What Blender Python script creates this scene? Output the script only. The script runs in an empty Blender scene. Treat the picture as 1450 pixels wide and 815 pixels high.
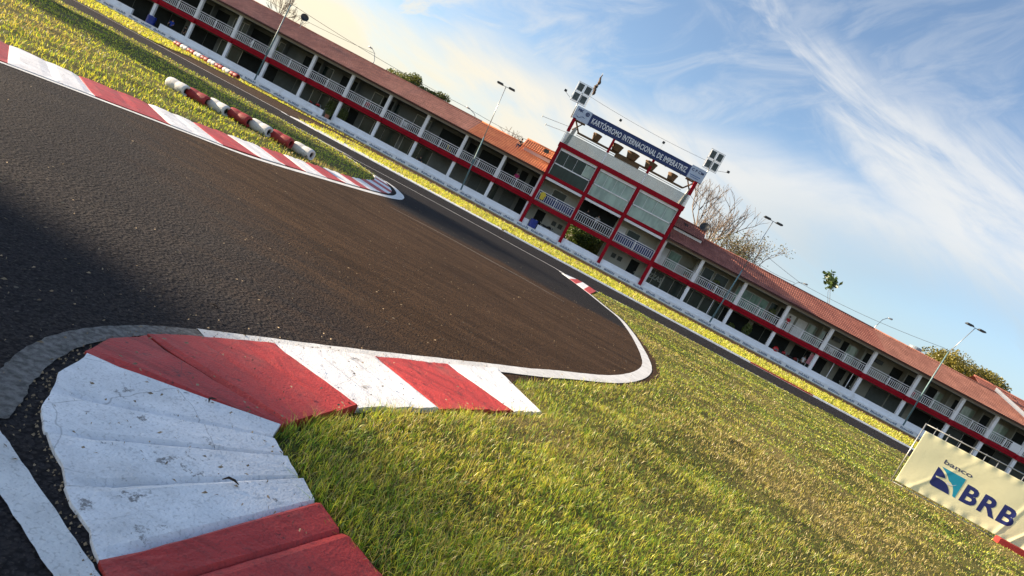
import bpy, bmesh, math, random
import numpy as np
from mathutils import Vector, Matrix

scene = bpy.context.scene
col = scene.collection
rnd = random.Random(7)
R = math.radians

# ------------------------------------------------------------------ camera
roll, pitch, yaw = 0.48928544, -0.10213970, -0.03276555
CAMZ = 0.85
cam = bpy.data.cameras.new('camera'); camo = bpy.data.objects.new('camera', cam); col.objects.link(camo)
cam.sensor_width = 36; cam.sensor_fit = 'HORIZONTAL'; cam.lens = 908.06 / 1450 * 36
cam.clip_start = 0.05; cam.clip_end = 6000
fw = Vector((math.sin(yaw) * math.cos(pitch), math.cos(yaw) * math.cos(pitch), math.sin(pitch)))
rt = Vector((math.cos(yaw), -math.sin(yaw), 0)); up = rt.cross(fw)
cr, sr = math.cos(roll), math.sin(roll)
r2 = rt * cr + up * sr; u2 = up * cr - rt * sr
M = Matrix((r2, u2, -fw)).transposed().to_4x4(); M.translation = Vector((0, 0, CAMZ))
camo.matrix_world = M
scene.camera = camo

# ------------------------------------------------------------------ light
SUN_EL = R(15.0)
SUN_AZ = R(-84.0)            # measured from +Y towards +X
sdir = Vector((math.sin(SUN_AZ) * math.cos(SUN_EL), math.cos(SUN_AZ) * math.cos(SUN_EL), math.sin(SUN_EL)))
sl = bpy.data.lights.new('sun', 'SUN'); sl.energy = 4.2; sl.angle = R(0.8); sl.color = (1.0, 0.80, 0.56)
so = bpy.data.objects.new('sun', sl); col.objects.link(so)
so.rotation_euler = sdir.to_track_quat('Z', 'Y').to_euler(); so.location = (-30, 10, 30)

# ------------------------------------------------------------------ node helpers
class NT:
    def __init__(s, nt): s.nt = nt; s.n = nt.nodes; s.l = nt.links
    def node(s, t, **k):
        n = s.n.new(t)
        for a, b in k.items(): setattr(n, a, b)
        return n
    def put(s, sock, v):
        if isinstance(v, bpy.types.NodeSocket): s.l.new(v, sock)
        elif v is not None:
            try: sock.default_value = v
            except Exception: sock.default_value = (*v, 1) if len(v) == 3 else v
    def m(s, op, a, b=None, c=None, clamp=False):
        n = s.node('ShaderNodeMath', operation=op); n.use_clamp = clamp
        s.put(n.inputs[0], a)
        if b is not None: s.put(n.inputs[1], b)
        if c is not None: s.put(n.inputs[2], c)
        return n.outputs[0]
    def ss(s, v, a, b):        # smoothstep a..b -> 0..1
        n = s.node('ShaderNodeMapRange', interpolation_type='SMOOTHSTEP')
        s.put(n.inputs[0], v); s.put(n.inputs[1], a); s.put(n.inputs[2], b)
        n.inputs[3].default_value = 0; n.inputs[4].default_value = 1
        return n.outputs[0]
    def mix(s, f, a, b, mode='MIX'):
        n = s.node('ShaderNodeMix', data_type='RGBA', blend_type=mode)
        s.put(n.inputs[0], f); s.put(n.inputs[6], a); s.put(n.inputs[7], b)
        return n.outputs[2]
    def noise(s, vec, scale, detail=4, rough=0.55, dist=0.0, out=0):
        n = s.node('ShaderNodeTexNoise'); s.put(n.inputs['Vector'], vec)
        n.inputs['Scale'].default_value = scale; n.inputs['Detail'].default_value = detail
        n.inputs['Roughness'].default_value = rough; n.inputs['Distortion'].default_value = dist
        return n.outputs[out]
    def vor(s, vec, scale, feature='F1', out=0):
        n = s.node('ShaderNodeTexVoronoi', feature=feature); s.put(n.inputs['Vector'], vec)
        n.inputs['Scale'].default_value = scale
        return n.outputs[out]
    def mapping(s, vec, loc=(0, 0, 0), rot=(0, 0, 0), sc=(1, 1, 1)):
        n = s.node('ShaderNodeMapping'); s.put(n.inputs[0], vec)
        n.inputs[1].default_value = loc; n.inputs[2].default_value = rot; n.inputs[3].default_value = sc
        return n.outputs[0]
    def xyz(s, vec):
        n = s.node('ShaderNodeSeparateXYZ'); s.put(n.inputs[0], vec); return n.outputs
    def comb(s, x, y, z):
        n = s.node('ShaderNodeCombineXYZ'); s.put(n.inputs[0], x); s.put(n.inputs[1], y); s.put(n.inputs[2], z); return n.outputs[0]
    def bump(s, h, strength=0.3, dist=0.01):
        n = s.node('ShaderNodeBump'); s.put(n.inputs['Height'], h)
        n.inputs['Strength'].default_value = strength; n.inputs['Distance'].default_value = dist
        return n.outputs[0]

def c4(c): return (c[0], c[1], c[2], 1)

# ------------------------------------------------------------------ world
w = bpy.data.worlds.new('World'); scene.world = w; w.use_nodes = True
t = NT(w.node_tree); t.n.clear()
sky = t.node('ShaderNodeTexSky', sky_type='NISHITA')
sky.sun_disc = False; sky.sun_elevation = SUN_EL; sky.sun_rotation = SUN_AZ
sky.altitude = 0; sky.air_density = 1.0; sky.dust_density = 0.7; sky.ozone_density = 3.0
tc = t.node('ShaderNodeTexCoord').outputs['Generated']
dx, dy, dz = t.xyz(tc)
az = t.m('MULTIPLY', t.m('ARCTAN2', dx, dy), 57.2958)
el = t.m('MULTIPLY', t.m('ARCSINE', dz), 57.2958)
# wispy coordinates: streaks run along a direction that falls to the right
def streak(rot, sx, sy, scale, detail=7, rough=0.6, dist=0.4, off=0.0):
    v = t.comb(az, t.m('ADD', el, off), 0.0)
    v = t.mapping(v, rot=(0, 0, R(rot)))
    v = t.mapping(v, sc=(sx, sy, 1))
    return t.noise(v, scale, detail, rough, dist)
n1 = streak(-4, 0.030, 0.13, 1.0, 8, 0.58, 0.8)
n2 = streak(19, 0.045, 0.20, 1.0, 8, 0.60, 1.1, 7)
n3 = streak(26, 0.08, 0.7, 1.0, 6, 0.65, 0.9, 3)
n4 = streak(-30, 0.10, 0.22, 1.0, 7, 0.62, 1.0, 13)
# low broad bank: everything under a rising edge
edge = t.m('ADD', t.m('MULTIPLY', az, 0.12), 13.0)
edge = t.m('ADD', edge, t.m('MULTIPLY', t.m('SUBTRACT', n1, 0.5), 9.0))
bank = t.ss(t.m('SUBTRACT', edge, el), -2.2, 2.6)
bank = t.m('MULTIPLY', bank, t.m('ADD', 0.55, t.m('MULTIPLY', t.ss(n2, 0.30, 0.60), 0.45)))
# keep a clearer pool low on the right
pool = t.m('MULTIPLY', t.ss(az, 14, 30), t.ss(t.m('SUBTRACT', 11.5, el), -2.0, 4.0))
bank = t.m('MULTIPLY', bank, t.m('SUBTRACT', 1.0, t.m('MULTIPLY', pool, 0.75)))
# long high streak: from (az 2, el 24) down to (az 32, el 14)
line = t.m('SUBTRACT', el, t.m('SUBTRACT', 24.6, t.m('MULTIPLY', az, 0.33)))
line = t.m('ADD', line, t.m('MULTIPLY', t.m('SUBTRACT', n4, 0.5), 3.0))
wd = t.m('ADD', 2.3, t.m('MULTIPLY', t.ss(az, 8, 32), 4.2))
band = t.m('SUBTRACT', 1.0, t.ss(t.m('DIVIDE', t.m('ABSOLUTE', line), wd), 0.15, 1.5))
band = t.m('MULTIPLY', band, t.ss(t.m('ADD', n2, t.m('MULTIPLY', n3, 0.22)), 0.42, 0.74))
band = t.m('MULTIPLY', band, t.m('MULTIPLY', t.ss(az, -6, 6), 1.0))
# wisps over the left
wl = t.m('MULTIPLY', t.m('SUBTRACT', 1.0, t.ss(az, -12, 2)), t.ss(n4, 0.44, 0.72))
wl = t.m('MULTIPLY', wl, t.m('SUBTRACT', 1.0, t.ss(el, 9, 22)))
veil = t.m('MULTIPLY', t.ss(n4, 0.40, 0.70), 0.45)
veil = t.m('MULTIPLY', veil, t.m('SUBTRACT', 1.0, t.ss(el, 16, 40)))
cl = t.m('MAXIMUM', t.m('MAXIMUM', bank, t.m('MULTIPLY', band, 1.0)), t.m('MAXIMUM', t.m('MULTIPLY', wl, 0.9), veil))
hz = t.m('SUBTRACT', 1.0, t.ss(el, 1, 13))
cl = t.m('MAXIMUM', cl, t.m('MULTIPLY', hz, 0.75), clamp=True)
# cloud colour: warm towards the sun, cool away
warm = t.m('SUBTRACT', 1.0, t.ss(az, -30, 22))
warm = t.m('MULTIPLY', warm, t.m('SUBTRACT', 1.0, t.ss(el, 6, 24)))
cool = t.m('MULTIPLY', t.ss(az, 2, 26), t.m('SUBTRACT', 1.0, t.ss(el, 8, 15)))
ccol = t.mix(warm, (3.3, 3.25, 3.2, 1), (4.1, 3.45, 2.3, 1))
lumps = t.ss(n1, 0.35, 0.75)
ccol = t.mix(t.m('MULTIPLY', t.m('SUBTRACT', 1.0, lumps), 0.22), ccol, (1.7, 2.15, 2.4, 1))
ccol = t.mix(t.m('MULTIPLY', cool, 0.75), ccol, (1.55, 2.0, 2.25, 1))
hs = t.node('ShaderNodeHueSaturation'); hs.inputs['Saturation'].default_value = 0.90; hs.inputs['Value'].default_value = 0.82; t.put(hs.inputs['Color'], sky.outputs[0])
final = t.mix(t.m('MULTIPLY', cl, 0.92), hs.outputs[0], ccol)
bg = t.node('ShaderNodeBackground'); t.put(bg.inputs[0], final); bg.inputs[1].default_value = 0.092
wo = t.node('ShaderNodeOutputWorld'); t.l.new(bg.outputs[0], wo.inputs[0])

scene.view_settings.view_transform = 'Standard'
scene.view_settings.look = 'None'
scene.view_settings.exposure = 1.68
scene.view_settings.gamma = 1.0
scene.view_settings.use_curve_mapping = False
scene.render.engine = 'CYCLES'
scene.cycles.max_bounces = 6

# ------------------------------------------------------------------ materials
MATS = {}
def mat(name, base=(0.5, 0.5, 0.5), rough=0.7, var=0.15, vscale=3.0, bump=0.0, bscale=40.0, metal=0.0, spec=0.4, dirt=None, dscale=1.5, coat=0.0):
    if name in MATS: return MATS[name]
    m = bpy.data.materials.new(name); m.use_nodes = True
    t = NT(m.node_tree); t.n.clear()
    P = t.node('ShaderNodeBsdfPrincipled'); O = t.node('ShaderNodeOutputMaterial'); t.l.new(P.outputs[0], O.inputs[0])
    v = t.node('ShaderNodeTexCoord').outputs['Object']
    n = t.noise(v, vscale, 6, 0.6)
    a = tuple(max(0, x * (1 - var)) for x in base); b = tuple(min(1, x * (1 + var)) for x in base)
    c = t.mix(t.ss(n, 0.3, 0.7), c4(a), c4(b))
    if dirt:
        d = t.ss(t.noise(v, dscale, 8, 0.7), 0.52, 0.72)
        c = t.mix(t.m('MULTIPLY', d, 0.6), c, c4(dirt))
    t.put(P.inputs['Base Color'], c)
    P.inputs['Roughness'].default_value = rough; P.inputs['Metallic'].default_value = metal
    P.inputs['Specular IOR Level'].default_value = spec; P.inputs['Coat Weight'].default_value = coat
    if bump > 0: t.put(P.inputs['Normal'], t.bump(t.noise(v, bscale, 5, 0.65), bump, 0.02))
    MATS[name] = m
    return m

def asphalt_mat():
    m = bpy.data.materials.new('asphalt'); m.use_nodes = True
    t = NT(m.node_tree); t.n.clear()
    P = t.node('ShaderNodeBsdfPrincipled'); O = t.node('ShaderNodeOutputMaterial'); t.l.new(P.outputs[0], O.inputs[0])
    v = t.node('ShaderNodeTexCoord').outputs['Object']
    x, y, z = t.xyz(v)
    big = t.noise(v, 0.7, 5, 0.6)
    # racing-line streaks along the direction of travel
    st = t.noise(t.mapping(v, rot=(0, 0, R(-24)), sc=(0.7, 3.2, 1)), 1.0, 8, 0.72, 1.2)
    st2 = t.noise(t.mapping(v, rot=(0, 0, R(-10)), sc=(0.25, 12, 1)), 1.0, 6, 0.7, 0.3)
    # dusty brown surface up to a ragged seam, black resurfaced strip beyond it
    yy = t.m('ADD', y, t.m('MULTIPLY', t.m('SUBTRACT', big, 0.5), 1.4))
    sx = t.m('ADD', 11.3, t.m('MULTIPLY', t.ss(x, -2.9, -4.2), 3.2))
    brown = t.m('SUBTRACT', 1.0, t.ss(t.m('SUBTRACT', yy, sx), -0.5, 0.35))
    far = t.ss(y, 28.5, 30.5)
    brown = t.m('MAXIMUM', brown, far)
    # coarse grain near the inside kerb, with the near-left shade painted darker into it
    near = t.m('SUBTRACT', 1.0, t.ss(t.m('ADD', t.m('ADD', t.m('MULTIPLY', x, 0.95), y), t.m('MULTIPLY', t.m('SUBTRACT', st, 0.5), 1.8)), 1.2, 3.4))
    grain = t.vor(v, 95)
    grain2 = t.noise(v, 150, 4, 0.75)
    g = t.m('MULTIPLY', grain, 1.0)
    cb = t.mix(t.ss(st, 0.30, 0.72), c4((0.046, 0.026, 0.014)), c4((0.108, 0.063, 0.036)))
    cb = t.mix(t.m('MULTIPLY', t.ss(st2, 0.55, 0.85), 0.30), cb, c4((0.030, 0.028, 0.028)))
    ck = t.mix(t.ss(st2, 0.35, 0.7), c4((0.016, 0.016, 0.019)), c4((0.032, 0.029, 0.031)))
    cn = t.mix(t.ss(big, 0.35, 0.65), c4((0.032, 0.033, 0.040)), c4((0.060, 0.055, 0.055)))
    c = t.mix(brown, ck, cb)
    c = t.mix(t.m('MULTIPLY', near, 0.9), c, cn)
    # aggregate: lighter stone flecks and dark binder
    fle = t.ss(grain2, 0.57, 0.70)
    c = t.mix(t.m('MULTIPLY', fle, 0.6), c, c4((0.19, 0.15, 0.115)))
    c = t.mix(t.m('MULTIPLY', t.ss(grain, 0.42, 0.72), 0.65), c, c4((0.012, 0.012, 0.014)))
    c = t.mix(t.m('MULTIPLY', near, t.m('MULTIPLY', t.ss(t.noise(v, 70, 3, 0.6), 0.58, 0.68), 0.45)), c, c4((0.13, 0.12, 0.115)))
    chips = t.ss(t.noise(v, 34, 2, 0.5), 0.715, 0.75)
    c = t.mix(t.m('MULTIPLY', chips, 0.4), c, c4((0.28, 0.25, 0.2)))
    t.put(P.inputs['Base Color'], c)
    P.inputs['Roughness'].default_value = 0.95; P.inputs['Specular IOR Level'].default_value = 0.08
    h = t.m('ADD', t.m('MULTIPLY', grain, 0.7), t.m('MULTIPLY', grain2, 0.7))
    h = t.m('ADD', h, t.m('MULTIPLY', t.noise(v, 24, 4, 0.6), 0.6))
    h = t.m('ADD', h, t.m('MULTIPLY', t.m('MULTIPLY', near, t.vor(v, 55)), 1.3))
    t.put(P.inputs['Normal'], t.bump(h, 1.0, 0.014))
    return m

def paint_mat(name, base, worn, wear_lo=0.56, wear_hi=0.62, wscale=14, rough=0.65, bump=0.5, streak=False):
    m = bpy.data.materials.new(name); m.use_nodes = True
    t = NT(m.node_tree); t.n.clear()
    P = t.node('ShaderNodeBsdfPrincipled'); O = t.node('ShaderNodeOutputMaterial'); t.l.new(P.outputs[0], O.inputs[0])
    v = t.node('ShaderNodeTexCoord').outputs['Object']
    soft = t.noise(v, 5, 6, 0.65)
    c = t.mix(t.ss(soft, 0.3, 0.7), c4(tuple(x * 0.84 for x in base)), c4(tuple(min(0.9, x * 1.08) for x in base)))
    # brush marks and scuffs
    br = t.noise(t.mapping(v, rot=(0, 0, R(35)), sc=(6, 60, 6)), 1.5, 5, 0.7)
    c = t.mix(t.m('MULTIPLY', t.ss(br, 0.55, 0.75), 0.28), c, c4(tuple(x * 0.62 for x in base)))
    wr = t.m('ADD', t.m('MULTIPLY', t.noise(v, wscale, 8, 0.75), 0.75), t.m('MULTIPLY', t.noise(v, 2.2, 4, 0.6), 0.25))
    c = t.mix(t.ss(wr, wear_lo, wear_hi), c, c4(worn))
    vd = t.node('ShaderNodeVectorMath', operation='ADD'); t.put(vd.inputs[0], v); nn = t.noise(v, 4, 4, 0.6, 0.0, 1); sc_ = t.node('ShaderNodeVectorMath', operation='SCALE'); t.put(sc_.inputs[0], nn); sc_.inputs['Scale'].default_value = 0.07; t.put(vd.inputs[1], sc_.outputs[0])
    ck = t.m('SUBTRACT', 1.0, t.ss(t.vor(vd.outputs[0], 3.2, 'DISTANCE_TO_EDGE'), 0.001, 0.006))
    ck = t.m('MULTIPLY', ck, t.ss(t.noise(v, 1.7, 3, 0.5), 0.46, 0.56))
    c = t.mix(t.m('MULTIPLY', ck, 0.4), c, c4((0.06, 0.05, 0.045)))
    rub = t.m('MULTIPLY', t.ss(t.noise(t.mapping(v, rot=(0, 0, R(-35)), sc=(1.6, 16, 4)), 1.0, 6, 0.7), 0.50, 0.70), 0.7 - 0.6 * base[1])
    c = t.mix(rub, c, c4(tuple(x * 0.42 for x in base)))
    grime = t.ss(t.noise(v, 3.0, 7, 0.7), 0.5, 0.7)
    c = t.mix(t.m('MULTIPLY', grime, 0.25), c, c4((0.22, 0.19, 0.15)))
    pit = t.ss(t.vor(v, 160), 0.62, 0.85)
    c = t.mix(t.m('MULTIPLY', pit, 0.3), c, c4(worn))
    t.put(P.inputs['Base Color'], c)
    P.inputs['Roughness'].default_value = rough; P.inputs['Specular IOR Level'].default_value = 0.3
    h = t.m('ADD', t.noise(v, 60, 6, 0.7), t.m('MULTIPLY', t.vor(v, 150), 0.5))
    h = t.m('ADD', h, t.m('MULTIPLY', br, 0.5))
    t.put(P.inputs['Normal'], t.bump(h, bump, 0.006))
    MATS[name] = m
    return m

def soil_mat(name, a, b, cdry, scale=6):
    m = bpy.data.materials.new(name); m.use_nodes = True
    t = NT(m.node_tree); t.n.clear()
    P = t.node('ShaderNodeBsdfPrincipled'); O = t.node('ShaderNodeOutputMaterial'); t.l.new(P.outputs[0], O.inputs[0])
    v = t.node('ShaderNodeTexCoord').outputs['Object']
    n = t.noise(v, scale, 7, 0.65); n2 = t.noise(v, 0.5, 5, 0.6); n3 = t.noise(v, 45, 4, 0.7)
    c = t.mix(t.ss(n, 0.3, 0.7), c4(a), c4(b))
    c = t.mix(t.m('MULTIPLY', t.ss(n2, 0.45, 0.7), 0.7), c, c4(cdry))
    c = t.mix(t.m('MULTIPLY', t.ss(n3, 0.5, 0.7), 0.6), c, c4(tuple(x * 0.35 for x in a)))
    t.put(P.inputs['Base Color'], c); P.inputs['Roughness'].default_value = 0.95; P.inputs['Specular IOR Level'].default_value = 0.1
    t.put(P.inputs['Normal'], t.bump(t.m('ADD', n, n3), 0.8, 0.03))
    return m

def leaf_mat(name, attr='Col', transl=0.45):
    m = bpy.data.materials.new(name); m.use_nodes = True
    t = NT(m.node_tree); t.n.clear()
    O = t.node('ShaderNodeOutputMaterial')
    a = t.node('ShaderNodeAttribute', attribute_name=attr).outputs['Color']
    v = t.node('ShaderNodeTexCoord').outputs['Object']
    a = t.mix(t.m('MULTIPLY', t.noise(v, 9, 4, 0.6), 0.12), a, c4((0.03, 0.045, 0.012)))
    d = t.node('ShaderNodeBsdfDiffuse'); t.put(d.inputs[0], a)
    tr = t.node('ShaderNodeBsdfTranslucent'); t.put(tr.inputs[0], t.mix(1.0, a, (1.0, 0.95, 0.5, 1), 'MULTIPLY'))
    g = t.node('ShaderNodeBsdfGlossy'); g.inputs['Roughness'].default_value = 0.45
    s1 = t.node('ShaderNodeMixShader'); s1.inputs[0].default_value = transl
    t.l.new(d.outputs[0], s1.inputs[1]); t.l.new(tr.outputs[0], s1.inputs[2])
    s2 = t.node('ShaderNodeMixShader'); s2.inputs[0].default_value = 0.05
    t.l.new(s1.outputs[0], s2.inputs[1]); t.l.new(g.outputs[0], s2.inputs[2])
    t.l.new(s2.outputs[0], O.inputs[0])
    return m

def tile_mat(name, a, b, dark):
    m = bpy.data.materials.new(name); m.use_nodes = True
    t = NT(m.node_tree); t.n.clear()
    P = t.node('ShaderNodeBsdfPrincipled'); O = t.node('ShaderNodeOutputMaterial'); t.l.new(P.outputs[0], O.inputs[0])
    v = t.node('ShaderNodeTexCoord').outputs['Object']
    n = t.noise(v, 0.6, 6, 0.6); tilev = t.vor(t.mapping(v, sc=(4.5, 2.2, 2.2)), 1.0, out=1)
    c = t.mix(t.ss(n, 0.35, 0.65), c4(a), c4(b))
    sp = t.node('ShaderNodeSeparateColor'); t.put(sp.inputs[0], tilev)
    c = t.mix(t.m('MULTIPLY', sp.outputs[0], 0.45), c, c4(dark))
    stn = t.ss(t.noise(t.mapping(v, sc=(2.5, 0.5, 0.5)), 1.0, 6, 0.7), 0.5, 0.75)
    c = t.mix(t.m('MULTIPLY', stn, 0.55), c, c4(dark))
    t.put(P.inputs['Base Color'], c); P.inputs['Roughness'].default_value = 0.85; P.inputs['Specular IOR Level'].default_value = 0.2
    return m

def glass_mat(name, base, rough=0.06, alpha=1.0, var=0.3, spec=0.35):
    m = bpy.data.materials.new(name); m.use_nodes = True
    t = NT(m.node_tree); t.n.clear()
    P = t.node('ShaderNodeBsdfPrincipled'); O = t.node('ShaderNodeOutputMaterial'); t.l.new(P.outputs[0], O.inputs[0])
    v = t.node('ShaderNodeTexCoord').outputs['Object']
    n = t.noise(t.mapping(v, sc=(1.6, 1, 0.5)), 1.0, 5, 0.6)
    c = t.mix(t.ss(n, 0.35, 0.65), c4(tuple(x * (1 - var) for x in base)), c4(tuple(x * (1 + var) for x in base)))
    t.put(P.inputs['Base Color'], c); P.inputs['Roughness'].default_value = rough
    P.inputs['Specular IOR Level'].default_value = spec; P.inputs['Alpha'].default_value = alpha
    t.put(P.inputs['Normal'], t.bump(t.noise(v, 0.9, 2, 0.5), 0.05, 0.2))
    return m

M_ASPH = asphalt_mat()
M_SOIL = soil_mat('lawn_soil', (0.055, 0.060, 0.018), (0.12, 0.12, 0.03), (0.24, 0.18, 0.08))
M_GROUND = soil_mat('far_ground', (0.05, 0.06, 0.02), (0.09, 0.10, 0.03), (0.13, 0.11, 0.05), 1.2)
M_LEAF = leaf_mat('grass_blade', transl=0.5)
M_TREE = leaf_mat('tree_leaf', transl=0.35)
M_WLINE = paint_mat('line_paint', (0.74, 0.74, 0.72), (0.16, 0.15, 0.14), 0.60, 0.68, 40, 0.7, 0.45)
M_WORN = mat('worn_line_paint', (0.20, 0.195, 0.185), 0.9, 0.45, 60, 1.0, 130, dirt=(0.05, 0.05, 0.052), dscale=70)
M_KW = paint_mat('kerb_white', (0.84, 0.845, 0.85), (0.26, 0.25, 0.24), 0.585, 0.635, 16, 0.6, 0.4)
M_KR = paint_mat('kerb_red', (0.50, 0.050, 0.042), (0.10, 0.030, 0.028), 0.565, 0.65, 16, 0.55, 0.4)
M_CONC = mat('concrete', (0.33, 0.31, 0.29), 0.9, 0.2, 6, 0.5, 50)
M_WALL = mat('painted_wall', (0.50, 0.50, 0.45), 0.8, 0.07, 1.2, dirt=(0.42, 0.40, 0.36), dscale=0.8)
M_BACK = mat('shade_grey_wall', (0.17, 0.18, 0.17), 0.85, 0.15, 0.8, dirt=(0.18, 0.18, 0.16), dscale=0.6)  # pale left balcony walls with their recess shade painted into the colour
M_BACKR = mat('shade_cream_wall', (0.29, 0.29, 0.25), 0.85, 0.1, 0.8, dirt=(0.30, 0.29, 0.25), dscale=0.6)  # right balcony walls, also darkened in colour for the shade under the roof
M_WHITE = mat('white_paint', (0.85, 0.85, 0.86), 0.6, 0.05, 1.5, dirt=(0.6, 0.59, 0.56), dscale=1.2)
M_PITW = mat('pit_wall_paint', (0.82, 0.83, 0.85), 0.7, 0.06, 0.6, dirt=(0.55, 0.54, 0.52), dscale=0.9)
M_RED = mat('red_paint', (0.33, 0.004, 0.015), 0.6, 0.12, 1.0, spec=0.12, dirt=(0.25, 0.03, 0.035), dscale=2)
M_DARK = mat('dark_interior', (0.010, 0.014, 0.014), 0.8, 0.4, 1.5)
M_DKGRAY = mat('dark_metal', (0.06, 0.065, 0.07), 0.5, 0.15, 3, metal=0.4)
M_SHUT = mat('roller_shutter', (0.085, 0.10, 0.095), 0.6, 0.12, 2)
M_STEEL = mat('galvanised_steel', (0.42, 0.43, 0.42), 0.4, 0.1, 8, metal=0.7)
M_TEAL = mat('shade_teal_post', (0.14, 0.24, 0.26), 0.5, 0.15, 4)  # lower post tone: shade below roof height painted as dark teal
M_NAVY = mat('navy_vinyl', (0.015, 0.035, 0.14), 0.5, 0.08, 1)
M_LOGO = mat('pale_blue_vinyl', (0.50, 0.58, 0.72), 0.5, 0.08, 1)
M_BROWN = mat('brown_wood', (0.13, 0.075, 0.035), 0.7, 0.25, 5, 0.3, 20)
M_TILE = tile_mat('clay_tiles', (0.52, 0.24, 0.17), (0.64, 0.31, 0.22), (0.33, 0.15, 0.11))
M_TILEO = tile_mat('new_clay_tiles', (0.58, 0.20, 0.10), (0.68, 0.27, 0.13), (0.42, 0.13, 0.07))
M_TILEM = tile_mat('maroon_clay_tiles', (0.30, 0.115, 0.09), (0.40, 0.165, 0.125), (0.17, 0.065, 0.055))
M_TILES = tile_mat('sun_tinted_clay_tiles', (0.32, 0.145, 0.112), (0.42, 0.195, 0.148), (0.20, 0.09, 0.07))  # lighter copy for the right end, sunlight there painted into the tile colour
M_GLD = glass_mat('dark_glass', (0.015, 0.034, 0.030), 0.22)
M_GLG = glass_mat('green_glass', (0.16, 0.30, 0.24), 0.08)
M_GLC = glass_mat('curtained_glass', (0.30, 0.40, 0.34), 0.04, 1.0, 0.22, 0.7)
M_GLP = glass_mat('parapet_glass', (0.24, 0.28, 0.26), 0.15, 0.52, 0.2, 0.6)
M_BARK = mat('bark', (0.22, 0.18, 0.15), 0.9, 0.25, 6, 0.6, 12)
M_TYW = paint_mat('tyre_white_paint', (0.72, 0.71, 0.68), (0.06, 0.06, 0.065), 0.585, 0.61, 9, 0.6, 0.5)
M_TYR = paint_mat('tyre_red_paint', (0.36, 0.035, 0.035), (0.10, 0.02, 0.02), 0.60, 0.66, 9, 0.55, 0.5)
M_RUB = mat('rubber', (0.025, 0.025, 0.027), 0.8, 0.2, 8)
M_CLOTH = mat('banner_cloth', (0.92, 0.87, 0.55), 0.75, 0.04, 2.5, 0.12, 9)
M_BNAVY = mat('banner_navy_ink', (0.018, 0.028, 0.16), 0.6, 0.05, 3)
M_BCYAN = mat('banner_cyan_ink', (0.015, 0.33, 0.50), 0.6, 0.05, 3)
M_BGREY = mat('banner_grey_ink', (0.07, 0.075, 0.14), 0.6, 0.05, 3)
M_SKIN = mat('skin', (0.38, 0.22, 0.15), 0.6, 0.05, 3)
M_HAIR = mat('hair', (0.02, 0.015, 0.012), 0.7, 0.1, 3)
M_PINKW = mat('pink_wall', (0.62, 0.47, 0.46), 0.8, 0.06, 1.5)
M_BLUEP = mat('blue_plastic', (0.012, 0.03, 0.22), 0.35, 0.08, 3)
M_LAMPF = mat('lamp_glass', (0.09, 0.11, 0.11), 0.5, 0.3, 3, spec=0.3)

# ------------------------------------------------------------------ object helpers
def tag(o, label=None, cat=None, group=None, kind=None):
    if label: o['label'] = label
    if cat: o['category'] = cat
    if group: o['group'] = group
    if kind: o['kind'] = kind
    return o

def link(name, me, parent=None):
    o = bpy.data.objects.new(name, me); col.objects.link(o)
    if parent is not None: o.parent = parent
    return o

def empty(name, loc, label, cat, group=None, rz=0):
    o = bpy.data.objects.new(name, None); col.objects.link(o)
    o.location = loc; o.rotation_euler = (0, 0, rz); o.empty_display_size = 0.2
    return tag(o, label, cat, group)

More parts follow.
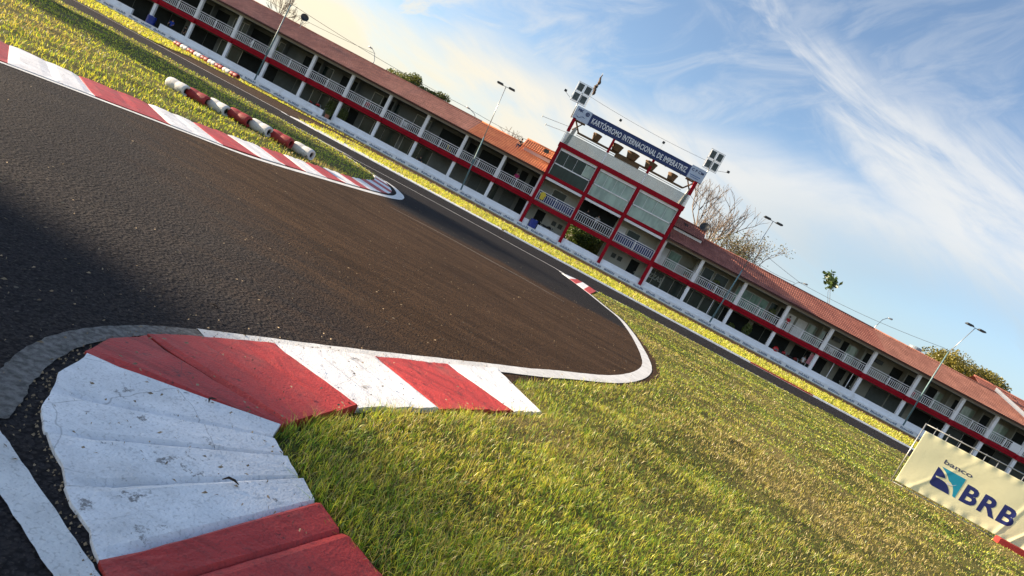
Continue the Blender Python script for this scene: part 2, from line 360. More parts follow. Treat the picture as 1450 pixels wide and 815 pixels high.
class MB:
    """collects faces, builds one mesh; coordinates are local to the parent"""
    def __init__(s): s.v = []; s.f = []
    def box(s, x0, x1, y0, y1, z0, z1):
        b = len(s.v)
        s.v += [(x0, y0, z0), (x1, y0, z0), (x1, y1, z0), (x0, y1, z0), (x0, y0, z1), (x1, y0, z1), (x1, y1, z1), (x0, y1, z1)]
        s.f += [tuple(b + i for i in q) for q in ((0, 3, 2, 1), (4, 5, 6, 7), (0, 1, 5, 4), (1, 2, 6, 5), (2, 3, 7, 6), (3, 0, 4, 7))]
        return s
    def tube(s, pts, rad, n=8, cap=True):
        pts = [Vector(p) for p in pts]
        if not hasattr(rad, '__len__'): rad = [rad] * len(pts)
        b = len(s.v)
        ref = Vector((0, 0, 1))
        for i, p in enumerate(pts):
            d = (pts[min(i + 1, len(pts) - 1)] - pts[max(i - 1, 0)])
            if d.length < 1e-9: d = Vector((0, 0, 1))
            d.normalize()
            rr = ref if abs(d.dot(ref)) < 0.95 else Vector((1, 0, 0))
            u = d.cross(rr).normalized(); w_ = d.cross(u)
            for k in range(n):
                a = 2 * math.pi * k / n
                s.v.append(tuple(p + (u * math.cos(a) + w_ * math.sin(a)) * rad[i]))
        for i in range(len(pts) - 1):
            for k in range(n):
                k2 = (k + 1) % n
                s.f.append((b + i * n + k, b + i * n + k2, b + (i + 1) * n + k2, b + (i + 1) * n + k))
        if cap:
            s.f.append(tuple(b + k for k in reversed(range(n))))
            e = b + (len(pts) - 1) * n
            s.f.append(tuple(e + k for k in range(n)))
        return s
    def prism(s, poly, y0, y1):   # polygon in xz extruded along y
        b = len(s.v); n = len(poly)
        s.v += [(x, y0, z) for x, z in poly] + [(x, y1, z) for x, z in poly]
        s.f.append(tuple(b + i for i in range(n))); s.f.append(tuple(b + n + i for i in reversed(range(n))))
        for i in range(n):
            j = (i + 1) % n; s.f.append((b + j, b + i, b + n + i, b + n + j))
        return s
    def sheet(s, poly, z):
        b = len(s.v); s.v += [(x, y, z) for x, y in poly]; s.f.append(tuple(range(b, b + len(poly)))); return s
    def lathe(s, prof, n=20, axis='z', c=(0, 0, 0)):
        b = len(s.v)
        for r_, h in prof:
            for k in range(n):
                a = 2 * math.pi * k / n
                p = (r_ * math.cos(a), r_ * math.sin(a), h) if axis == 'z' else ((h, r_ * math.cos(a), r_ * math.sin(a)) if axis == 'x' else (r_ * math.cos(a), h, r_ * math.sin(a)))
                s.v.append((p[0] + c[0], p[1] + c[1], p[2] + c[2]))
        for i in range(len(prof) - 1):
            for k in range(n):
                k2 = (k + 1) % n
                s.f.append((b + i * n + k, b + i * n + k2, b + (i + 1) * n + k2, b + (i + 1) * n + k))
        return s
    def build(s, name, m, parent=None, smooth=False, fix=True):
        me = bpy.data.meshes.new(name); me.from_pydata(s.v, [], s.f); me.materials.append(m)
        if fix:
            bm = bmesh.new(); bm.from_mesh(me); bmesh.ops.recalc_face_normals(bm, faces=bm.faces)
            bm.to_mesh(me); bm.free()
        if smooth: me.polygons.foreach_set('use_smooth', [True] * len(me.polygons))
        return link(name, me, parent)

def flat(name, poly, z, m, parent=None):
    """triangulated sheet from a (possibly concave) polygon"""
    bm = bmesh.new(); vs = [bm.verts.new((x, y, z)) for x, y in poly]
    f = bm.faces.new(vs); f.normal_update()
    bmesh.ops.triangulate(bm, faces=[f], ngon_method='EAR_CLIP')
    for f in bm.faces:
        f.normal_update()
        if f.normal.z < 0: f.normal_flip()
    me = bpy.data.meshes.new(name); bm.to_mesh(me); bm.free(); me.materials.append(m)
    return link(name, me, parent)

def smooth_curve(pts, n=6):
    """Catmull-Rom through the points"""
    P = [np.array(p, float) for p in pts]; out = []
    for i in range(len(P) - 1):
        p0 = P[max(i - 1, 0)]; p1 = P[i]; p2 = P[i + 1]; p3 = P[min(i + 2, len(P) - 1)]
        for k in range(n):
            t_ = k / n
            out.append(0.5 * ((2 * p1) + (-p0 + p2) * t_ + (2 * p0 - 5 * p1 + 4 * p2 - p3) * t_ ** 2 + (-p0 + 3 * p1 - 3 * p2 + p3) * t_ ** 3))
    out.append(P[-1]); return [tuple(q) for q in out]

def ribbon(name, pts, width, z, m, parent=None, jit=0.0):
    pts = np.array(smooth_curve(pts, 8)); n = len(pts)
    d = np.gradient(pts, axis=0); d /= np.linalg.norm(d, axis=1)[:, None] + 1e-9
    nrm = np.stack([-d[:, 1], d[:, 0]], 1)
    wd = (np.array(width) if hasattr(width, '__len__') else np.full(n, width))
    if len(wd) != n: wd = np.interp(np.linspace(0, 1, n), np.linspace(0, 1, len(wd)), wd)
    rs = np.random.RandomState(3)
    L = pts + nrm * (wd / 2 + rs.normal(0, jit, n))[:, None]; Rr = pts - nrm * (wd / 2 + rs.normal(0, jit, n))[:, None]
    mb = MB(); mb.v = [(x, y, z) for x, y in L] + [(x, y, z) for x, y in Rr]
    mb.f = [(i, i + 1, n + i + 1, n + i) for i in range(n - 1)]
    o = mb.build(name, m, parent)
    return o

def text_mesh(body, size, m, name='lettering', parent=None, bold=0.0, extrude=0.01, loc=(0, 0, 0), rot=(R(90), 0, 0), fit=None, align='LEFT', spacing=1.0):
    cu = bpy.data.curves.new(name, 'FONT'); cu.body = body; cu.size = size; cu.offset = bold; cu.extrude = extrude
    cu.align_x = align; cu.space_character = spacing; cu.resolution_u = 3
    tmp = bpy.data.objects.new('tmp', cu); col.objects.link(tmp)
    dg = bpy.context.evaluated_depsgraph_get(); dg.update()
    me = bpy.data.meshes.new_from_object(tmp.evaluated_get(dg))
    bpy.data.objects.remove(tmp); bpy.data.curves.remove(cu)
    co = np.empty(len(me.vertices) * 3); me.vertices.foreach_get('co', co); co = co.reshape(-1, 3)
    if fit:       # (width, height)
        x0, x1, y0, y1 = co[:, 0].min(), co[:, 0].max(), co[:, 1].min(), co[:, 1].max()
        co[:, 0] = (co[:, 0] - x0) / (x1 - x0) * fit[0]; co[:, 1] = (co[:, 1] - y0) / (y1 - y0) * fit[1]
    me.vertices.foreach_set('co', co.ravel()); me.update()
    me.materials.clear(); me.materials.append(m)
    o = link(name, me, parent); o.location = loc; o.rotation_euler = rot
    return o

# ------------------------------------------------------------------ 2D helpers
def inside(px, py, poly):
    res = np.zeros(px.shape, bool); n = len(poly)
    for i in range(n):
        x1, y1 = poly[i]; x2, y2 = poly[(i + 1) % n]
        c = ((y1 > py) != (y2 > py)) & (px < (x2 - x1) * (py - y1) / ((y2 - y1) + 1e-12) + x1)
        res ^= c
    return res
def dist_edge(px, py, poly):
    d = np.full(px.shape, 1e9); n = len(poly)
    for i in range(n):
        x1, y1 = poly[i]; x2, y2 = poly[(i + 1) % n]
        ex, ey = x2 - x1, y2 - y1; L = ex * ex + ey * ey + 1e-12
        tt = np.clip(((px - x1) * ex + (py - y1) * ey) / L, 0, 1)
        d = np.minimum(d, np.hypot(px - x1 - tt * ex, py - y1 - tt * ey))
    return d
def arc_resample(pts, n):
    p = np.array(pts, float); s = np.concatenate([[0], np.cumsum(np.linalg.norm(np.diff(p, axis=0), axis=1))])
    q = np.linspace(0, s[-1], n); return np.stack([np.interp(q, s, p[:, 0]), np.interp(q, s, p[:, 1])], 1)
_g = np.random.RandomState(11).rand(64, 64)
def vnoise(x, y, s):
    x = x * s; y = y * s; xi = np.floor(x).astype(int); yi = np.floor(y).astype(int); fx = x - xi; fy = y - yi
    fx = fx * fx * (3 - 2 * fx); fy = fy * fy * (3 - 2 * fy)
    g = lambda a, b: _g[a % 64, b % 64]
    return (g(xi, yi) * (1 - fx) + g(xi + 1, yi) * fx) * (1 - fy) + (g(xi, yi + 1) * (1 - fx) + g(xi + 1, yi + 1) * fx) * fy
def fbm(x, y, s): return (vnoise(x, y, s) + 0.5 * vnoise(x + 9, y + 4, s * 2.1) + 0.25 * vnoise(x + 3, y + 7, s * 4.3)) / 1.75

# ------------------------------------------------------------------ ground, track, lawns
mb = MB(); mb.sheet([(-2500, -600), (2500, -600), (2500, 4000), (-2500, 4000)], -0.03)
tag(mb.build('ground', M_GROUND), kind='structure')
mb = MB(); mb.sheet([(-120, -14), (130, -14), (130, 66.2), (-120, 66.2)], 0.0)
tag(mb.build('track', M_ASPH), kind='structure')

KO = [(0.022, 3.73), (-0.216, 3.256), (-0.487, 2.769), (-0.764, 2.307), (-0.909, 2.027), (-0.976, 1.85), (-0.988, 1.688), (-0.959, 1.577), (-0.911, 1.43), (-0.806, 1.265), (-0.681, 1.171), (-0.529, 1.059), (-0.434, 0.99), (-0.30, 0.90), (-0.10, 0.79)]
KI = [(0.342, 3.364), (0.191, 3.118), (-0.12, 2.598), (-0.356, 2.18), (-0.417, 1.944), (-0.462, 1.762), (-0.451, 1.697), (-0.405, 1.638), (-0.35, 1.591), (-0.226, 1.494), (-0.116, 1.425), (-0.015, 1.366), (0.2, 1.24)]
KIs = [(x * 0.957, y * 0.957) for x, y in KI]          # the grass-side edge stands 3.6 cm up
LOOP = [(0.02, 3.84), (0.272, 4.186), (0.486, 4.606), (0.978, 5.55), (1.362, 6.6), (1.62, 7.6), (1.76, 8.7), (1.84, 10.2), (1.87, 11.6), (1.82, 13.09), (1.55, 14.3), (1.234, 15.88)]
APRON = [(0.33, 4.10), (0.56, 4.56), (1.05, 5.48), (1.45, 6.5), (1.73, 7.48), (1.88, 8.65), (1.92, 10.15), (1.92, 11.6), (1.88, 13.2), (1.62, 14.4), (1.30, 15.9)]
RIGHT_LAWN = [(4.0, -3.0), (0.9, 0.55)] + [(0.3, 1.16)] + KIs[::-1][1:] + [(0.14, 3.62)] + APRON + [(1.55, 18.3), (1.75, 19.3), (3.5, 19.75), (10, 19.65), (60, 19.4), (60, -3)]
LKI = [(-6.3, 4.6), (-5.9, 5.2), (-5.513, 5.788), (-5.05, 6.29), (-4.80, 6.99), (-4.56, 7.513), (-4.458, 8.135), (-4.317, 8.781), (-4.294, 9.482), (-4.2, 10.2), (-4.213, 10.9), (-4.114, 11.509), (-4.12, 12.2), (-4.181, 12.929), (-4.422, 14.338), (-4.82, 15.8), (-5.256, 17.013)]
LEFT_LAWN = [(-10, 0.5), (-7.6, 3.2)] + LKI + [(-5.6, 17.9), (-6.3, 18.8), (-7.36, 20.05), (-9.0, 21.1), (-12, 21.55), (-60, 22.4), (-118, 23.5), (-118, 0.5)]
STRIP_R = [(-13.2, 28.9), (-10, 28.3), (-6, 28.1), (20, 27.9), (125, 27.9), (125, 46.5), (10, 46.0), (-9, 45.0), (-14.5, 43.0), (-15.6, 39.0), (-14.6, 34.0)]
STRIP_L = [(-118, 33.5), (-40, 31.2), (-22.4, 30.7), (-23.5, 34), (-26.2, 40), (-26.5, 46), (-22, 49), (-17, 52), (-27, 54), (-45, 61.5), (-66, 62.0), (-118, 62)]

def lawn_relief(name, poly, x0, x1, y0, y1, cell, amp, m):
    nx = int((x1 - x0) / cell) + 1; ny = int((y1 - y0) / cell) + 1
    X, Y = np.meshgrid(np.linspace(x0, x1, nx), np.linspace(y0, y1, ny))
    ins = inside(X, Y, poly); d = dist_edge(X, Y, poly); d = np.where(ins, d, -d)
    k = np.clip((d + 0.02) / 0.10, 0, 1); k2 = np.clip(d / 0.6, 0, 1)
    Z = -0.02 + 0.032 * k + k2 * amp * (fbm(X, Y, 1.3) - 0.45) * 1.3 + k2 * amp * 0.5 * (fbm(X + 30, Y, 4.5) - 0.5)
    if poly is RIGHT_LAWN:
        dk = np.full(X.shape, 1e9)
        for a_, b_ in zip(KIs[:-1], KIs[1:]): dk = np.minimum(dk, dist_edge(X, Y, [a_, b_]))
        Z += 0.024 * np.exp(-(dk / 0.5) ** 2) * np.clip((d + 0.06) / 0.05, 0, 1)
    Z = np.where(d > 0.08, np.maximum(Z, 0.008), Z)
    keep = (d > -0.15)
    me = bpy.data.meshes.new(name)
    idx = -np.ones(X.shape, int)
    f = []
    kf = keep[:-1, :-1] & keep[1:, :-1] & keep[:-1, 1:] & keep[1:, 1:]
    used = np.zeros(X.shape, bool)
    used[:-1, :-1] |= kf; used[1:, :-1] |= kf; used[:-1, 1:] |= kf; used[1:, 1:] |= kf
    idx[used] = np.arange(used.sum())
    jj, ii = np.nonzero(kf)
    f = np.stack([idx[jj, ii], idx[jj, ii + 1], idx[jj + 1, ii + 1], idx[jj + 1, ii]], 1)
    v = np.stack([X[used], Y[used], Z[used]], 1)
    me.from_pydata(v.tolist(), [], f.tolist()); me.materials.append(m)
    me.polygons.foreach_set('use_smooth', [True] * len(me.polygons))
    o = link(name, me); tag(o, kind='structure')
    def h(px, py):
        ix = np.clip(((px - x0) / (x1 - x0) * (nx - 1)), 0, nx - 1.001); iy = np.clip(((py - y0) / (y1 - y0) * (ny - 1)), 0, ny - 1.001)
        a = ix.astype(int); b = iy.astype(int); fx = ix - a; fy = iy - b
        return (Z[b, a] * (1 - fx) + Z[b, a + 1] * fx) * (1 - fy) + (Z[b + 1, a] * (1 - fx) + Z[b + 1, a + 1] * fx) * fy
    return h
H_R = lawn_relief('lawn', RIGHT_LAWN, -0.8, 16.0, 0.2, 20.0, 0.07, 0.085, M_SOIL)
H_L = lawn_relief('lawn', LEFT_LAWN, -24.0, -3.9, 2.0, 22.2, 0.09, 0.08, M_SOIL)
tag(flat('lawn', [(15.9, -3), (60, -3), (60, 19.4), (15.9, 19.55)], 0.006, M_SOIL), kind='structure')
tag(flat('lawn', [(-23.9, 2.0), (-23.9, 21.7), (-60, 22.4), (-118, 23.5), (-118, 0.5)], 0.006, M_SOIL), kind='structure')
tag(flat('grass_strip', STRIP_R, 0.03, M_SOIL), kind='structure')
tag(flat('grass_strip', STRIP_L, 0.03, M_SOIL), kind='structure')

# painted lines --------------------------------------------------------
def line(pts, wd, m, z=0.004, jit=0.0): return tag(ribbon('track_line', pts, wd, z, m, jit=jit), kind='structure')
line([(-0.925, 2.065), (-0.845, 2.19), (-0.70, 2.43), (-0.50, 2.78), (-0.20, 3.33), (0.03, 3.76), (0.272, 4.186), (0.486, 4.606), (0.978, 5.55), (1.362, 6.6), (1.60, 7.6), (1.72, 8.7), (1.80, 10.2), (1.83, 11.6), (1.79, 13.09), (1.55, 14.3), (1.234, 15.88), (0.9, 17.2), (0.47, 18.5)],
     [0.06, 0.075, 0.085, 0.09, 0.10, 0.10, 0.11, 0.12, 0.13, 0.13, 0.13, 0.13, 0.12, 0.12, 0.11, 0.10, 0.10, 0.10, 0.10], M_WLINE, jit=0.0012)
line([(-0.925, 2.06), (-1.005, 1.86), (-1.03, 1.64), (-1.00, 1.48), (-0.945, 1.35), (-0.89, 1.265), (-0.835, 1.185)], [0.05, 0.065, 0.072, 0.072, 0.07, 0.066, 0.04], M_WORN, jit=0.0015)
line([(-0.93, 1.185), (-0.82, 1.132), (-0.734, 1.091), (-0.54, 0.997), (-0.438, 0.947), (-0.33, 0.90), (-0.15, 0.83), (0.1, 0.72)], [0.066, 0.066, 0.066, 0.064, 0.064, 0.066, 0.07, 0.07], M_WLINE, jit=0.0008)
line([(-60, 22.35), (-12, 21.5), (-9.0, 20.98), (-7.568, 20.75), (-5.7, 20.85), (-3.0, 20.5), (0.1, 19.6), (0.47, 18.9)], [0.16, 0.16, 0.14, 0.12, 0.12, 0.12, 0.13, 0.2], M_WLINE)
line([(-9.0, 20.95), (-7.36, 19.95), (-6.3, 18.72), (-5.6, 17.8), (-5.0, 17.5)], 0.12, M_WLINE)
line([(1.6, 18.95), (3.5, 19.87), (10, 19.78), (60, 19.5)], 0.12, M_WLINE)
line([(-60, 32.0), (-22, 30.4), (-15, 29.9), (-10, 28.15), (20, 27.75), (80, 27.6)], 0.28, M_WLINE, z=0.005)
line([(-16, 52.5), (-8, 50.2), (30, 47.2), (80, 46.8)], 0.3, M_WLINE, z=0.005)
line([(-5.5, 3.3), (-5.05, 3.9), (-4.72, 4.62), (-4.50, 5.2), (-4.22, 5.95), (-3.97, 6.55), (-3.70, 7.2), (-3.60, 8.0), (-3.55, 9.0), (-3.48, 10.1), (-3.42, 11.4), (-3.43, 12.8), (-3.58, 13.9), (-3.95, 15.3), (-4.6, 16.85), (-5.1, 17.55)],
     [0.08, 0.08, 0.08, 0.08, 0.09, 0.10, 0.11, 0.12, 0.14, 0.15, 0.16, 0.17, 0.20, 0.2, 0.14, 0.12], M_WLINE)
# faded old seam line in the brown asphalt
line([(-2.75, 10.5), (-1.8, 10.62), (-0.9, 10.52), (-0.2, 10.45), (0.5, 10.2)], [0.03, 0.05, 0.06, 0.05, 0.02], M_WORN)

# rubber marks left by karts
def skid(pts, wd, z):
    return tag(ribbon('tyre_mark', pts, wd, z, M_SKID), kind='structure')
M_SKID = bpy.data.materials.new('rubber_mark'); M_SKID.use_nodes = True
t = NT(M_SKID.node_tree); P = t.n['Principled BSDF']; v = t.node('ShaderNodeTexCoord').outputs['Object']
P.inputs['Base Color'].default_value = (0.014, 0.013, 0.014, 1); P.inputs['Roughness'].default_value = 0.75
t.put(P.inputs['Alpha'], t.m('MULTIPLY', t.ss(t.noise(v, 14, 6, 0.8), 0.42, 0.62), 0.62))
for k, (pts, wd) in enumerate([([(-30, 24.4), (-10, 24.2), (20, 23.6), (50, 23.4)], 0.22), ([(-30, 25.8), (-10, 25.6), (20, 25.0), (50, 24.8)], 0.22)]):
    skid(pts, wd, 0.0016 + 0.0003 * k)

# ------------------------------------------------------------------ kerbs
def kerb_block(parent, outer, inner, m, ribs=3, z_out=0.008, z_in=0.036, saw=0.010, seg=8, across=12, label=None, rough=0.0005, groove=0.010, ragged=0.005):
    n = ribs * seg + 1
    O = arc_resample(outer, n); I = arc_resample(inner, n); rs = np.random.RandomState(int(abs(outer[0][0] * 1000)) % 9999)
    mb = MB(); V = []
    wob = np.convolve(rs.normal(0, ragged, n + 2), [.3, .4, .3], 'valid')
    for i in range(n):
        ph = (i % seg) / seg if i < n - 1 else 1.0
        for j in range(across + 1):
            tt = j / across
            p = O[i] * (1 - tt) + I[i] * tt
            if j == 0:
                d = (O[i] - I[i]); d /= np.linalg.norm(d) + 1e-9; p = p + d * wob[i]
            z = z_out + (z_in - z_out) * tt + saw * (1 - ph) * min(1, tt * 4) * (0.35 + 0.65 * tt) + rs.normal(0, rough)
            if i % seg == 0 and 0 < i < n - 1: z -= groove * min(1, tt * 3)
            if n > 6 and (i == 0 or i == n - 1): z -= groove * min(1, tt * 6)
            V.append((p[0], p[1], z))
    W = across + 1
    mb.v = V; mb.f = [(i * W + j, i * W + j + 1, (i + 1) * W + j + 1, (i + 1) * W + j) for i in range(n - 1) for j in range(across)]
    # skirts down to the asphalt
    def skirt(ids):
        b = len(mb.v); mb.v += [(V[k][0], V[k][1], -0.02) for k in ids]
        for a in range(len(ids) - 1): mb.f.append((ids[a], ids[a + 1], b + a + 1, b + a))
    skirt([i * W for i in range(n)]); skirt([i * W + across for i in range(n)])
    skirt(list(range(W))); skirt([(n - 1) * W + j for j in range(W)])
    o = mb.build('kerb_block', m, parent)
    if label: o['label'] = label
    return o

k1 = empty('kerb', (0, 0, 0), 'broad red and white concrete kerb curving beside the foreground grass', 'kerb')
kerb_block(k1, KO[0:2], KIs[0:2], M_KW, 3, z_in=0.027, saw=0.009, groove=0.006, label='white kerb block')
kerb_block(k1, KO[1:3], KIs[1:3], M_KR, 3, z_in=0.027, saw=0.009, groove=0.006, label='red kerb block')
kerb_block(k1, KO[2:4], KIs[2:4], M_KW, 3, z_in=0.029, saw=0.009, groove=0.006, label='white kerb block')
kerb_block(k1, KO[3:6], [KIs[3], KIs[4], (-0.436 , 1.72)], M_KR, 3, saw=0.010, label='red kerb block')
kerb_block(k1, [(-0.979, 1.838), KO[6], KO[7]], [(-0.438, 1.712), KIs[5]], M_KR, 1, saw=0.008, z_in=0.032, label='red kerb block')
kerb_block(k1, KO[7:9] + [(-0.86, 1.35)], [KIs[5], KIs[6], (-0.424, 1.60)], M_KW, 1, saw=0.010, label='white kerb block')
kerb_block(k1, [(-0.86, 1.348), KO[9], (-0.745, 1.218)], [(-0.424, 1.597), KIs[7], (-0.362, 1.552)], M_KW, 1, saw=0.010, label='white kerb block')
kerb_block(k1, [(-0.744, 1.216), KO[10], (-0.60, 1.112)], [(-0.361, 1.549), KIs[8], (-0.29, 1.492)], M_KW, 1, saw=0.010, label='white kerb block')
kerb_block(k1, [(-0.599, 1.110), KO[11], KO[12]], [(-0.289, 1.490), KIs[9]], M_KW, 1, saw=0.010, label='white kerb block')
kerb_block(k1, [KO[12], (-0.36, 0.945)], [KIs[9], (-0.125, 1.372)], M_KR, 1, saw=0.010, label='red kerb block')
kerb_block(k1, [(-0.358, 0.943), (-0.20, 0.85)], [(-0.124, 1.370), (0.02, 1.29)], M_KR, 1, saw=0.010, label='red kerb block')
kerb_block(k1, [(-0.199, 0.849), (0.0, 0.74)], [(0.021, 1.289), (0.22, 1.18)], M_KR, 1, saw=0.010, label='red kerb block')

k2 = empty('kerb', (-4.2, 10, 0), 'long striped kerb wrapping the tip of the lawn beside the tyre row', 'kerb')
LB = [((-5.4, 3.6), (-6.3, 4.6)), ((-4.97, 4.3), (-5.9, 5.2)), ((-4.64, 5.0), (-5.48, 5.85)), ((-4.40, 5.7), (-5.08, 6.27)), ((-4.12, 6.45), (-4.80, 6.99)), ((-3.86, 7.05), (-4.56, 7.51)), ((-3.74, 7.75), (-4.46, 8.14)), ((-3.70, 8.36), (-4.32, 8.78)), ((-3.65, 8.95), (-4.29, 9.48)), ((-3.62, 9.7), (-4.19, 10.1)), ((-3.60, 10.5), (-4.21, 10.9)), ((-3.58, 11.2), (-4.11, 11.5)), ((-3.58, 11.8), (-4.11, 12.14)), ((-3.60, 12.6), (-4.18, 12.9)), ((-3.66, 13.3), (-4.3, 13.6)), ((-3.80, 14.0), (-4.42, 14.34)), ((-4.02, 14.8), (-4.6, 15.1)), ((-4.35, 15.7), (-4.82, 15.8)), ((-4.62, 16.4), (-5.0, 16.4)), ((-4.95, 17.2), (-5.256, 17.0))]
LB = [((a[0] - 10 * 0 , a[1]), b) for a, b in LB]
for i in range(len(LB) - 1):
    red = (i % 2 == 1)
    ob = kerb_block(k2, [LB[i][0], LB[i + 1][0]], [LB[i][1], LB[i + 1][1]], M_KR if red else M_KW, 2, z_in=0.03, saw=0.006, seg=4, across=5, ragged=0.004, label='red kerb block' if red else 'white kerb block')
    for v in ob.data.vertices: v.co.x += 4.2; v.co.y -= 10
k3 = empty('kerb', (1, 18, 0), 'small pointed red and white kerb at the far end of the foreground lawn', 'kerb')
KB = [((0.47, 18.62), (0.62, 18.72)), ((0.70, 17.85), (0.97, 19.3)), ((0.90, 17.15), (1.15, 19.25)), ((1.10, 16.5), (1.35, 18.9)), ((1.26, 15.95), (1.55, 18.3))]
for i in range(4):
    ob = kerb_block(k3, [KB[i][0], KB[i + 1][0]], [KB[i][1], KB[i + 1][1]], M_KR if i % 2 else M_KW, 1, z_in=0.03, saw=0.005, seg=4, across=4, label='red kerb block' if i % 2 else 'white kerb block')
    for v in ob.data.vertices: v.co.x -= 1; v.co.y -= 18
k4 = empty('kerb', (-10, 28, 0), 'pale kerb tip where the far grass strip begins in front of the pit wall', 'kerb')
q = [((-13.6, 28.95), (-13.3, 29.3)), ((-12.0, 28.45), (-12.2, 30.6)), ((-10.0, 28.1), (-10.6, 30.2)), ((-8.0, 27.98), (-8.6, 29.4)), ((-5.5, 27.92), (-5.9, 28.7)), ((-2.5, 27.9), (-2.6, 28.3))]
for i in range(5):
    ob = kerb_block(k4, [q[i][0], q[i + 1][0]], [q[i][1], q[i + 1][1]], M_KR if i in (9,) else M_KW, 1, z_out=0.03, z_in=0.06, saw=0.004, seg=3, across=3, label='white kerb block')
    for v in ob.data.vertices: v.co.x += 10; v.co.y -= 28
k5 = empty('kerb', (20, 27.8, 0), 'low kerb edging the far yellow grass strip along the black track', 'kerb')
xs = [-2.4 + 3.0 * i for i in range(22)]
for i in range(21):
    mm = M_KR if i % 7 == 4 else M_KW
    mb = MB(); mb.box(xs[i] - 20, xs[i + 1] - 20.004, 0.06, 0.38, -0.02, 0.06); o = mb.build('kerb_block', mm, k5); o['label'] = 'red kerb block' if mm is M_KR else 'white kerb block'

# ------------------------------------------------------------------ grass
GREEN = np.array([[0.085, 0.20, 0.018], [0.16, 0.31, 0.026], [0.29, 0.41, 0.04]])
STRAW = np.array([[0.42, 0.36, 0.11], [0.52, 0.44, 0.17], [0.33, 0.25, 0.10]])
YEL = np.array([[0.54, 0.56, 0.05], [0.66, 0.62, 0.08], [0.42, 0.50, 0.05]])  # yellow of sun shining through the blades, painted into their colour
def make_grass(name, label, poly, K, rmin, rmax, hfun, seed, hgt=0.045, yel=0.25, straw=0.25, expo=2.0, wmul=1.0, azr=(-62, 62), tallfun=None):
    rs = np.random.RandomState(seed)
    a0, a1 = R(azr[0]), R(azr[1])
    # density K / r^expo per square metre, sampled in polar coordinates
    N = int(K * (a1 - a0) * (math.log(rmax / rmin) if expo == 2.0 else (rmax ** (2 - expo) - rmin ** (2 - expo)) / (2 - expo)))
    uu = rs.rand(N)
    r = rmin * (rmax / rmin) ** uu if expo == 2.0 else (rmin ** (2 - expo) + uu * (rmax ** (2 - expo) - rmin ** (2 - expo))) ** (1 / (2 - expo))
    a = a0 + rs.rand(N) * (a1 - a0)
    x = r * np.sin(a); y = r * np.cos(a)
    ok = inside(x, y, poly); x, y, r = x[ok], y[ok], r[ok]
    # thin out by clump noise
    cn = fbm(x, y, 5.0); pn = fbm(x + 50, y + 20, 0.55); fn = fbm(x - 20, y + 70, 16)
    ok = rs.rand(len(x)) < np.clip(0.35 + 1.3 * (cn - 0.25) + 0.4 * (fn - 0.5), 0.12, 1); x, y, r, cn, pn, fn = [q[ok] for q in (x, y, r, cn, pn, fn)]
    n = len(x); z = hfun(x, y)
    ed = dist_edge(x, y, poly)
    H = hgt * (0.45 + 0.9 * rs.rand(n) ** 1.3) * (0.6 + 0.9 * cn) * (0.75 + 0.5 * np.clip(pn, 0, 1))
    H *= 1 + 0.9 * np.exp(-ed / 0.08) * (rs.rand(n) < 0.6)
    if tallfun is not None: H *= tallfun(x, y)
    Wd = np.maximum(0.0022, 0.00068 * r) * wmul * (0.7 + 0.6 * rs.rand(n))
    th = rs.rand(n) * 2 * np.pi
    lean = np.clip(rs.normal(0.75, 0.45, n), 0.05, 1.9)
    ldir = rs.rand(n) * 2 * np.pi + 1.2 * (fn - 0.5)
    lx = np.cos(ldir) * lean * H; ly = np.sin(ldir) * lean * H
    px = np.cos(th) * Wd / 2; py = np.sin(th) * Wd / 2
    zz = H / np.sqrt(1 + 0.55 * lean ** 2)
    V = np.empty((n, 5, 3))
    V[:, 0] = np.stack([x - px, y - py, z - 0.006], 1); V[:, 1] = np.stack([x + px, y + py, z - 0.006], 1)
    V[:, 2] = np.stack([x + px * .8 + lx * .35, y + py * .8 + ly * .35, z + zz * .6], 1)
    V[:, 3] = np.stack([x - px * .8 + lx * .35, y - py * .8 + ly * .35, z + zz * .6], 1)
    V[:, 4] = np.stack([x + lx, y + ly, z + zz], 1)
    base = np.arange(n)[:, None] * 5
    loops = np.concatenate([base + np.array([0, 1, 2, 3])[None], base + np.array([3, 2, 4])[None]], 1).ravel()
    me = bpy.data.meshes.new(name)
    me.vertices.add(n * 5); me.vertices.foreach_set('co', V.ravel())
    me.loops.add(n * 7); me.loops.foreach_set('vertex_index', loops.astype(np.int32))
    me.polygons.add(n * 2)
    ls = (np.arange(n)[:, None] * 7 + np.array([0, 4])[None]).ravel(); lt = np.tile([4, 3], n)
    me.polygons.foreach_set('loop_start', ls.astype(np.int32)); me.polygons.foreach_set('loop_total', lt.astype(np.int32))
    me.update(calc_edges=True)
    # colour
    dry = np.clip(straw + 2.6 * (pn - 0.52) + 0.5 * (fn - 0.5), 0.03, 0.9)
    u = rs.rand(n); kind = np.where(u < dry, 2, np.where(rs.rand(n) < yel + 0.5 * (fn - 0.5), 1, 0))
    pick = rs.randint(0, 3, n)
    C = np.where((kind == 0)[:, None], GREEN[pick], np.where((kind == 1)[:, None], YEL[pick], STRAW[pick]))
    C = C * (0.92 + 0.68 * rs.rand(n))[:, None]
    CC = np.ones((n, 5, 4)); CC[:, :, :3] = C[:, None, :]
    CC[:, 0:2, :3] = CC[:, 0:2, :3] * 0.55 + np.array([0.12, 0.095, 0.045]) * 0.45      # straw-coloured stem bases
    at = me.color_attributes.new('Col', 'FLOAT_COLOR', 'POINT'); at.data.foreach_set('color', CC.ravel())
    me.materials.append(M_LEAF)
    return tag(link(name, me), label, 'grass', kind='stuff')
def zero(z0): return lambda x, y: np.full(x.shape, z0)
make_grass('grass', 'mown green and straw grass of the foreground lawn beside the kerb', RIGHT_LAWN, 95000, 1.1, 26, H_R, 1, hgt=0.024, yel=0.42, straw=0.24, azr=(-30, 62))
